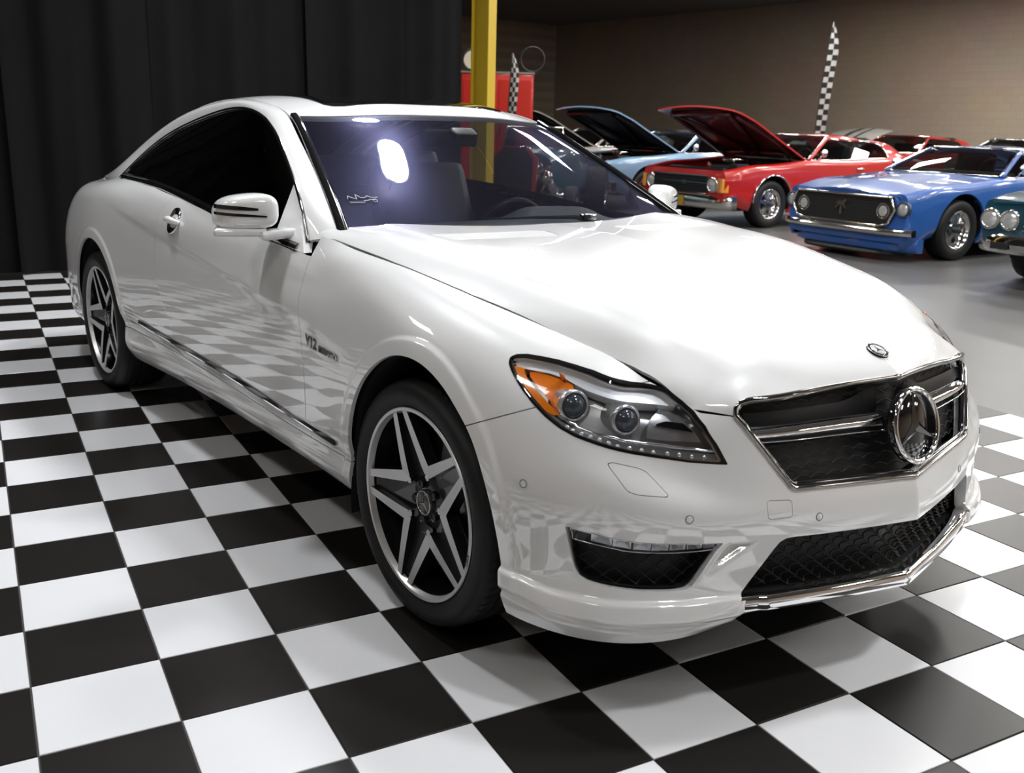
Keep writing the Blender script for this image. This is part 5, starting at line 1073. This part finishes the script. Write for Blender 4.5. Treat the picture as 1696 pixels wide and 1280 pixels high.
        bar(zg-.235, .19, .05, W*.985); m = MB(); m.box((X+.065, -.02, zg-.245), (.012, .30, .14)); m.obj('license_plate', PLATE, car)
    elif st['nose'] == 'mustang':
        P = [(-.67, .155), (.67, .155), (.735, .02), (.66, -.125), (.55, -.155), (-.55, -.155), (-.66, -.125), (-.735, .02)]; zg = st.get('zg', .56)
        m = MB(); m.prism(P, (X-.02, 0, zg), (0, 1, 0), (0, 0, 1), (.055, 0, 0)); m.obj('grille', ENGINE, car)
        Q = [tuple(p) for p in dens([(a, b) for a, b in P], .05)]; MB().tube([(X+.045, a, zg+b) for a, b in Q], .014, 6, closed=True).obj('grille_trim', OLDCHROME, car, True)
        for k in range(9): m = MB(); m.box((X+.034, 0, zg-.125+k*.032), (.006, 1.30, .006)); m.obj('grille_slat', MATS['mesh_black'], car)
        for s in (-1, 1): lamp(s*.575, zg+.005, .072, X+.02); lamp(s*.80, zg+.035, .068, X-.012, bez=mat('lamp_recess', (.03, .05, .10), .4))
        # leaping emblem, drawn as a small chrome silhouette with its bar
        E_ = [(-.075, .02), (-.03, .045), (.02, .04), (.055, .065), (.08, .05), (.06, .03), (.045, .0), (.075, -.035), (.06, -.04), (.025, -.01), (-.03, -.005), (-.065, -.045), (-.08, -.04), (-.05, .005)]
        m = MB(); m.prism([(a*1.0, b) for a, b in E_], (X+.045, 0, zg+.03), (0, 1, 0), (0, 0, 1), (.008, 0, 0)); m.box((X+.047, 0, zg-.03), (.008, .03, .09)); m.obj('grille_emblem', OLDCHROME, car)
        bar(zg-.215, .080, .085, W*1.01, sweep=.10, d=.07)
        m = bar(zg-.36, .15, -.005, W*.96, 'lower_valance', body, .18); bar(zg-.455, .06, .03, W*.80, 'chin_spoiler', ENGINE, .25)
    else:
        zg = st.get('zg', .60)
        m = MB(); m.box((X-.005, 0, zg), (.10, .86, .20), bev=.01); m.obj('grille', ENGINE, car)
        for k in range(5): m = MB(); m.box((X+.05, 0, zg-.08+k*.04), (.01, .85, .010)); m.obj('grille_slat', OLDCHROME, car)
        for s in (-1, 1):
            for y in (.58, .775): lamp(s*y, zg, .075, X+.012)
        bar(zg-.22, .17, .06, W*.99)
        for s in (-1, 1): m = MB(); m.box((X+.066, s*.62, zg-.235), (.012, .17, .06), bev=.004); m.obj('parking_lamp', ENGINE, car)
    return car
RZ = math.radians(-95)
RED = (.42, .012, .010); BLUE = (.022, .095, .34); TEAL = (.010, .055, .080); SKY = (.17, .29, .43); UP = math.radians(30)
show_car('blue_fastback', 'blue sixties fastback with a black grille and thin chrome bumper', -4.56, 8.52, math.radians(-97), BLUE, dict(nose='mustang', wb=2.74, ov=.86, tail=1.0, W=.91, zn=.735, zc=.90, zb=.90, H=1.25, xrw=-3.55, ws=(-.70, -1.30, -2.15), xq=-2.35, bulge=.02, zg=.54, lo_nose=.17))
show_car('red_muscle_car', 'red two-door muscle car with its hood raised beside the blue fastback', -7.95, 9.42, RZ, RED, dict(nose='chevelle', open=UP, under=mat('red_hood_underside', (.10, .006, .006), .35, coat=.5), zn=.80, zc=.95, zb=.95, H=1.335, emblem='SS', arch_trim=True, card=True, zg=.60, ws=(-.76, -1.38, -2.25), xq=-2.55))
show_car('teal_muscle_car', 'dark teal car with round twin headlights at the right edge', -1.75, 7.80, RZ, TEAL, dict(nose='quad', zn=.80, zc=.93, zg=.62))
show_car('light_blue_car', 'light blue two-door car with raised dark hood left of the red muscle car', -10.87, 9.85, RZ, SKY, dict(nose='quad', open=UP, under=mat('hood_underside', (.010, .012, .018), .45), zn=.80, zc=.94, zb=.94))
show_car('pewter_car', 'pewter grey car with raised hood, beyond the light blue car', -14.53, 11.14, RZ, (.20, .19, .18), dict(nose='quad', open=UP, under=MATS['hood_underside'], zn=.80, zc=.94, zb=.94))
show_car('second_red_car', 'red car with closed hood behind the blue fastback', -10.88, 17.1, RZ, (.40, .012, .010), dict(nose='chevelle', zn=.80, zc=.95, zb=.95, H=1.35))
show_car('navy_car', 'dark navy blue car whose roof shows behind the light blue car', -17.2, 15.4, RZ, (.012, .022, .06), dict(nose='quad', H=1.30))
show_car('black_car', 'black car far behind the blue fastback at the right edge', -7.3, 15.2, RZ, (.008, .008, .009), dict(nose='quad', H=1.34))
# ------------------------------------------------------------------ column, red cabinet, flags
YEL = mat('column_yellow', (.60, .42, .02), .55, noise=(.52, .36, .02), nscale=5, bump=.1)
col_ = thing('steel_column', 'yellow painted steel column beside the black drape', 'column', (-7.58, 4.66, 0), math.radians(31))
m = MB(); m.box((.10, 0, CEIL/2-.008), (.014, .22, CEIL-.016)); m.box((-.10, 0, CEIL/2-.008), (.014, .22, CEIL-.016)); m.box((0, 0, CEIL/2-.008), (.20, .012, CEIL-.016)); m.obj('column_beam', YEL, col_)
m = MB(); m.box((0, 0, -.005), (.36, .36, .02)); m.obj('base_plate', YEL, col_)
REDM = mat('cabinet_red', (.48, .02, .012), .35, coat=.6)
cab = thing('red_cabinet', 'tall red metal cabinet standing behind the yellow column', 'cabinet', (-12.9, 8.75, -.015), math.radians(-38))
m = MB(); m.box((0, 0, 1.10), (.75, 1.28, 2.20), bev=.03); m.obj('cabinet_body', REDM, cab, True); autosmooth(cab.children[0], 40)
for y in (-.31, .31): m = MB(); m.box((.38, y, 1.10), (.02, .58, 2.0), bev=.008); d_ = m.obj('cabinet_door', REDM, cab); m = MB(); m.box((.405, y*.2, 1.25), (.03, .03, .22), bev=.008); m.obj('door_handle', ENGINE, d_)
m = MB(); m.box((0, 0, 2.215), (.78, 1.31, .03)); m.obj('cabinet_top', mat('cabinet_trim', (.30, .28, .26), .4, .6), cab)
g1 = thing('wall_clock', 'round cream-faced dial standing on the red cabinet', 'clock', (-12.95, 8.22, 2.215), math.radians(-38))
m = MB(); m.lathe([(.0, .03), (.16, .03), (.17, .04), (.19, .03), (.19, -.04), (.0, -.05)], (0, 0, .19), (1, 0, 0), 36); m.obj('dial_case', mat('dial_dark', (.03, .03, .03), .4), g1, True)
m = MB(); m.lathe([(.0, .036), (.155, .036), (.155, .03)], (0, 0, .19), (1, 0, 0), 36); m.obj('dial_face', mat('dial_cream', (.62, .55, .42), .5), g1)
for a_, l_ in ((60, .10), (-30, .13)): m = MB(); m.box((.040, l_/2*math.cos(math.radians(a_)), .19+l_/2*math.sin(math.radians(a_))), (.004, l_, .012), rx=math.radians(a_)); m.obj('clock_hand', ENGINE, g1)
g2 = thing('wire_wreath', 'dark wire hoop standing on the right end of the red cabinet', 'hoop', (-12.4, 9.13, 2.222), math.radians(-38))
MB().tube([(0, .21*math.cos(a), .225+.21*math.sin(a)) for a in np.linspace(0, 2*math.pi, 40, endpoint=False)], .014, 6, closed=True).obj('hoop_ring', ENGINE, g2, True); m = MB(); m.box((0, 0, .008), (.1, .2, .016)); m.obj('hoop_foot', ENGINE, g2)
FW = mat('flag_white', (.38, .37, .355), .8); FB = mat('flag_black', (.008, .008, .008), .8)
def feather_flag(label, x, y, rz, h, w, z0, sq, lean, cols=3):
    t = thing('feather_flag', label, 'flag', (x, y, -.015), rz, 'checkered feather flags')
    P = [(lean*(k/24)**2*.3+.0, 0, h*k/24) for k in range(25)]; MB().tube(P, [.016-.009*k/24 for k in range(25)], 8).obj('flag_pole', ENGINE, t, True); m = MB(); m.box((0, 0, .02), (.5, .5, .04), bev=.01); m.obj('flag_base', ENGINE, t)
    n = int((h-z0)/sq); VV = []; FF = []; MI = []; sub = 2
    for i in range(n*sub+1):
        z = z0+(h-z0)*i/(n*sub); f = (z-z0)/(h-z0); ww = w*(1 if f < .80 else max(.06, 1-((f-.80)/.20)**1.6)); bx_ = lean*(z/h)**2*.3
        for j in range(cols*sub+1): q = j/(cols*sub); VV.append((bx_+.01+ww*q, .05*math.sin(5*f+3*q)*q, z))
    for i in range(n*sub):
        for j in range(cols*sub): c1 = cols*sub+1; FF.append((i*c1+j, i*c1+j+1, (i+1)*c1+j+1, (i+1)*c1+j)); MI.append((i//sub+j//sub) % 2)
    o = obj('flag_cloth', VV, FF, FW, t, True, mats=[FW, FB], midx=MI)
    return t
feather_flag('black and white checkered feather flag standing behind the red muscle car', -12.35, 17.3, math.radians(30), 3.72, .22, .55, .115, .6, 2)
feather_flag('black and white checkered feather flag beside the red cabinet and yellow column', -11.35, 7.80, math.radians(40), 2.45, .13, .5, .075, .25, 3)
# striped hood: a car facing the far wall with its hood propped open
show_car('striped_car', 'off-white car with two black stripes on its raised hood', -14.56, 21.8, math.radians(85), (.62, .61, .58), dict(nose='quad', open=math.radians(24), stripes=True, tail=.9, H=1.24))
# ------------------------------------------------------------------ hot rod seen through the coupe's glass
rod = thing('hot_rod', 'teal hot rod with exposed chrome engine seen through the windshield', 'car', (-8.30, 5.80, -.015), math.radians(-47)); TEALP = paint('hot_rod_paint', (.020, .085, .105), .3)
sec_ = lambda x, w, z0, z1: [(x, 0, z1), (x, w*.55, z1-.015), (x, w*.9, z1-.10), (x, w, (z0+z1)/2+.05), (x, w*.95, z0+.1), (x, w*.75, z0)]
G_ = tensor(np.array([sec_(-.55, .34, .40, .98), sec_(-.9, .46, .36, 1.05), sec_(-1.4, .62, .33, 1.08), sec_(-2.0, .66, .33, 1.06), sec_(-2.7, .56, .36, .95), sec_(-3.1, .30, .48, .70)]), 50, 24)
for s in (-1, 1):
    Vv, Q = grid(G_*[1, s, 1]); obj('body_shell', Vv, orient(Vv, [tuple(q) for q in Q], (-1.6, 0, .6)), TEALP, rod)
m = MB(); m.box((-.05, 0, .62), (.62, .34, .36), bev=.04); m.obj('engine_block', OLDCHROME, rod)
for s in (-1, 1):
    m = MB(); m.box((-.05, s*.21, .82), (.56, .12, .09), rx=s*.6, bev=.02); m.obj('valve_cover', OLDCHROME, rod, True)
    for k in range(4): x = .18-k*.15; MB().tube([(x, s*.20, .70), (x-.02, s*.33, .68), (x-.10, s*.40, .55), (x-.25, s*.43, .46)], .024, 8).obj('exhaust_pipe', OLDCHROME, rod, True)
    MB().tube([(-.3, s*.44, .44), (-1.6, s*.72, .36)], .045, 10).obj('side_pipe', OLDCHROME, rod, True)
for k in range(3): m = MB(); m.lathe([(.05, 0), (.05, .10), (.085, .12), (.085, .20), (.02, .22), (0, .22)], (.10-k*.16, 0, .86), (0, 0, 1), 18); m.obj('carburettor', OLDCHROME, rod, True)
m = MB(); m.lathe([(.0, .02), (.15, .02), (.15, -.02), (0, -.02)], (.36, 0, .72), (1, 0, 0), 24); m.obj('cooling_fan', ENGINE, rod, True)
P_ = [(-.27, .42), (.27, .42), (.30, .95), (.16, 1.10), (-.16, 1.10), (-.30, .95)]; m = MB(); m.prism(P_, (.45, 0, -.02), (0, 1, 0), (0, 0, 1), (.10, 0, 0)); m.obj('radiator_shell', mat('radiator_red', (.42, .02, .015), .3, coat=1), rod)
m = MB(); m.prism([(a*.82, .08+b*.9) for a, b in P_], (.552, 0, 0), (0, 1, 0), (0, 0, 1), (.012, 0, 0)); m.obj('radiator_core', ENGINE, rod)
MB().tube([(.5, -.75, .30), (.5, -.3, .36), (.5, .3, .36), (.5, .75, .30)], .03, 8).obj('front_axle', OLDCHROME, rod, True)
for s in (-1, 1):
    for k in (-.0,): MB().tube([(.5, s*.3, .36), (-.6, s*.32, .42), (-2.8, s*.35, .42)], .04, 6).obj('frame_rail', ENGINE, rod)
    show_wheel(rod, .5, s*.80, s, .31, .19, .15); show_wheel(rod, -2.35, s*.92, s, .38, .20, .30)
    m = MB(); m.lathe([(.0, -.10), (.06, -.08), (.085, 0), (.08, .01), (0, .03)], (.62, s*.42, .72), (1, 0, 0), 20); m.tube([(.58, s*.42, .68), (.50, s*.32, .45)], .015, 6); m.obj('head_lamp', OLDCHROME, rod, True)
m = MB(); m.add([(-.98, -.42, 1.05), (-.98, .42, 1.05), (-1.10, .38, 1.30), (-1.10, -.38, 1.30)], [(0, 1, 2, 3)]); m.obj('windscreen', CARGLASS, rod)
MB().tube([(-.98, -.43, 1.05), (-1.10, -.39, 1.31), (-1.10, .39, 1.31), (-.98, .43, 1.05)], .014, 6).obj('windscreen_frame', OLDCHROME, rod, True)
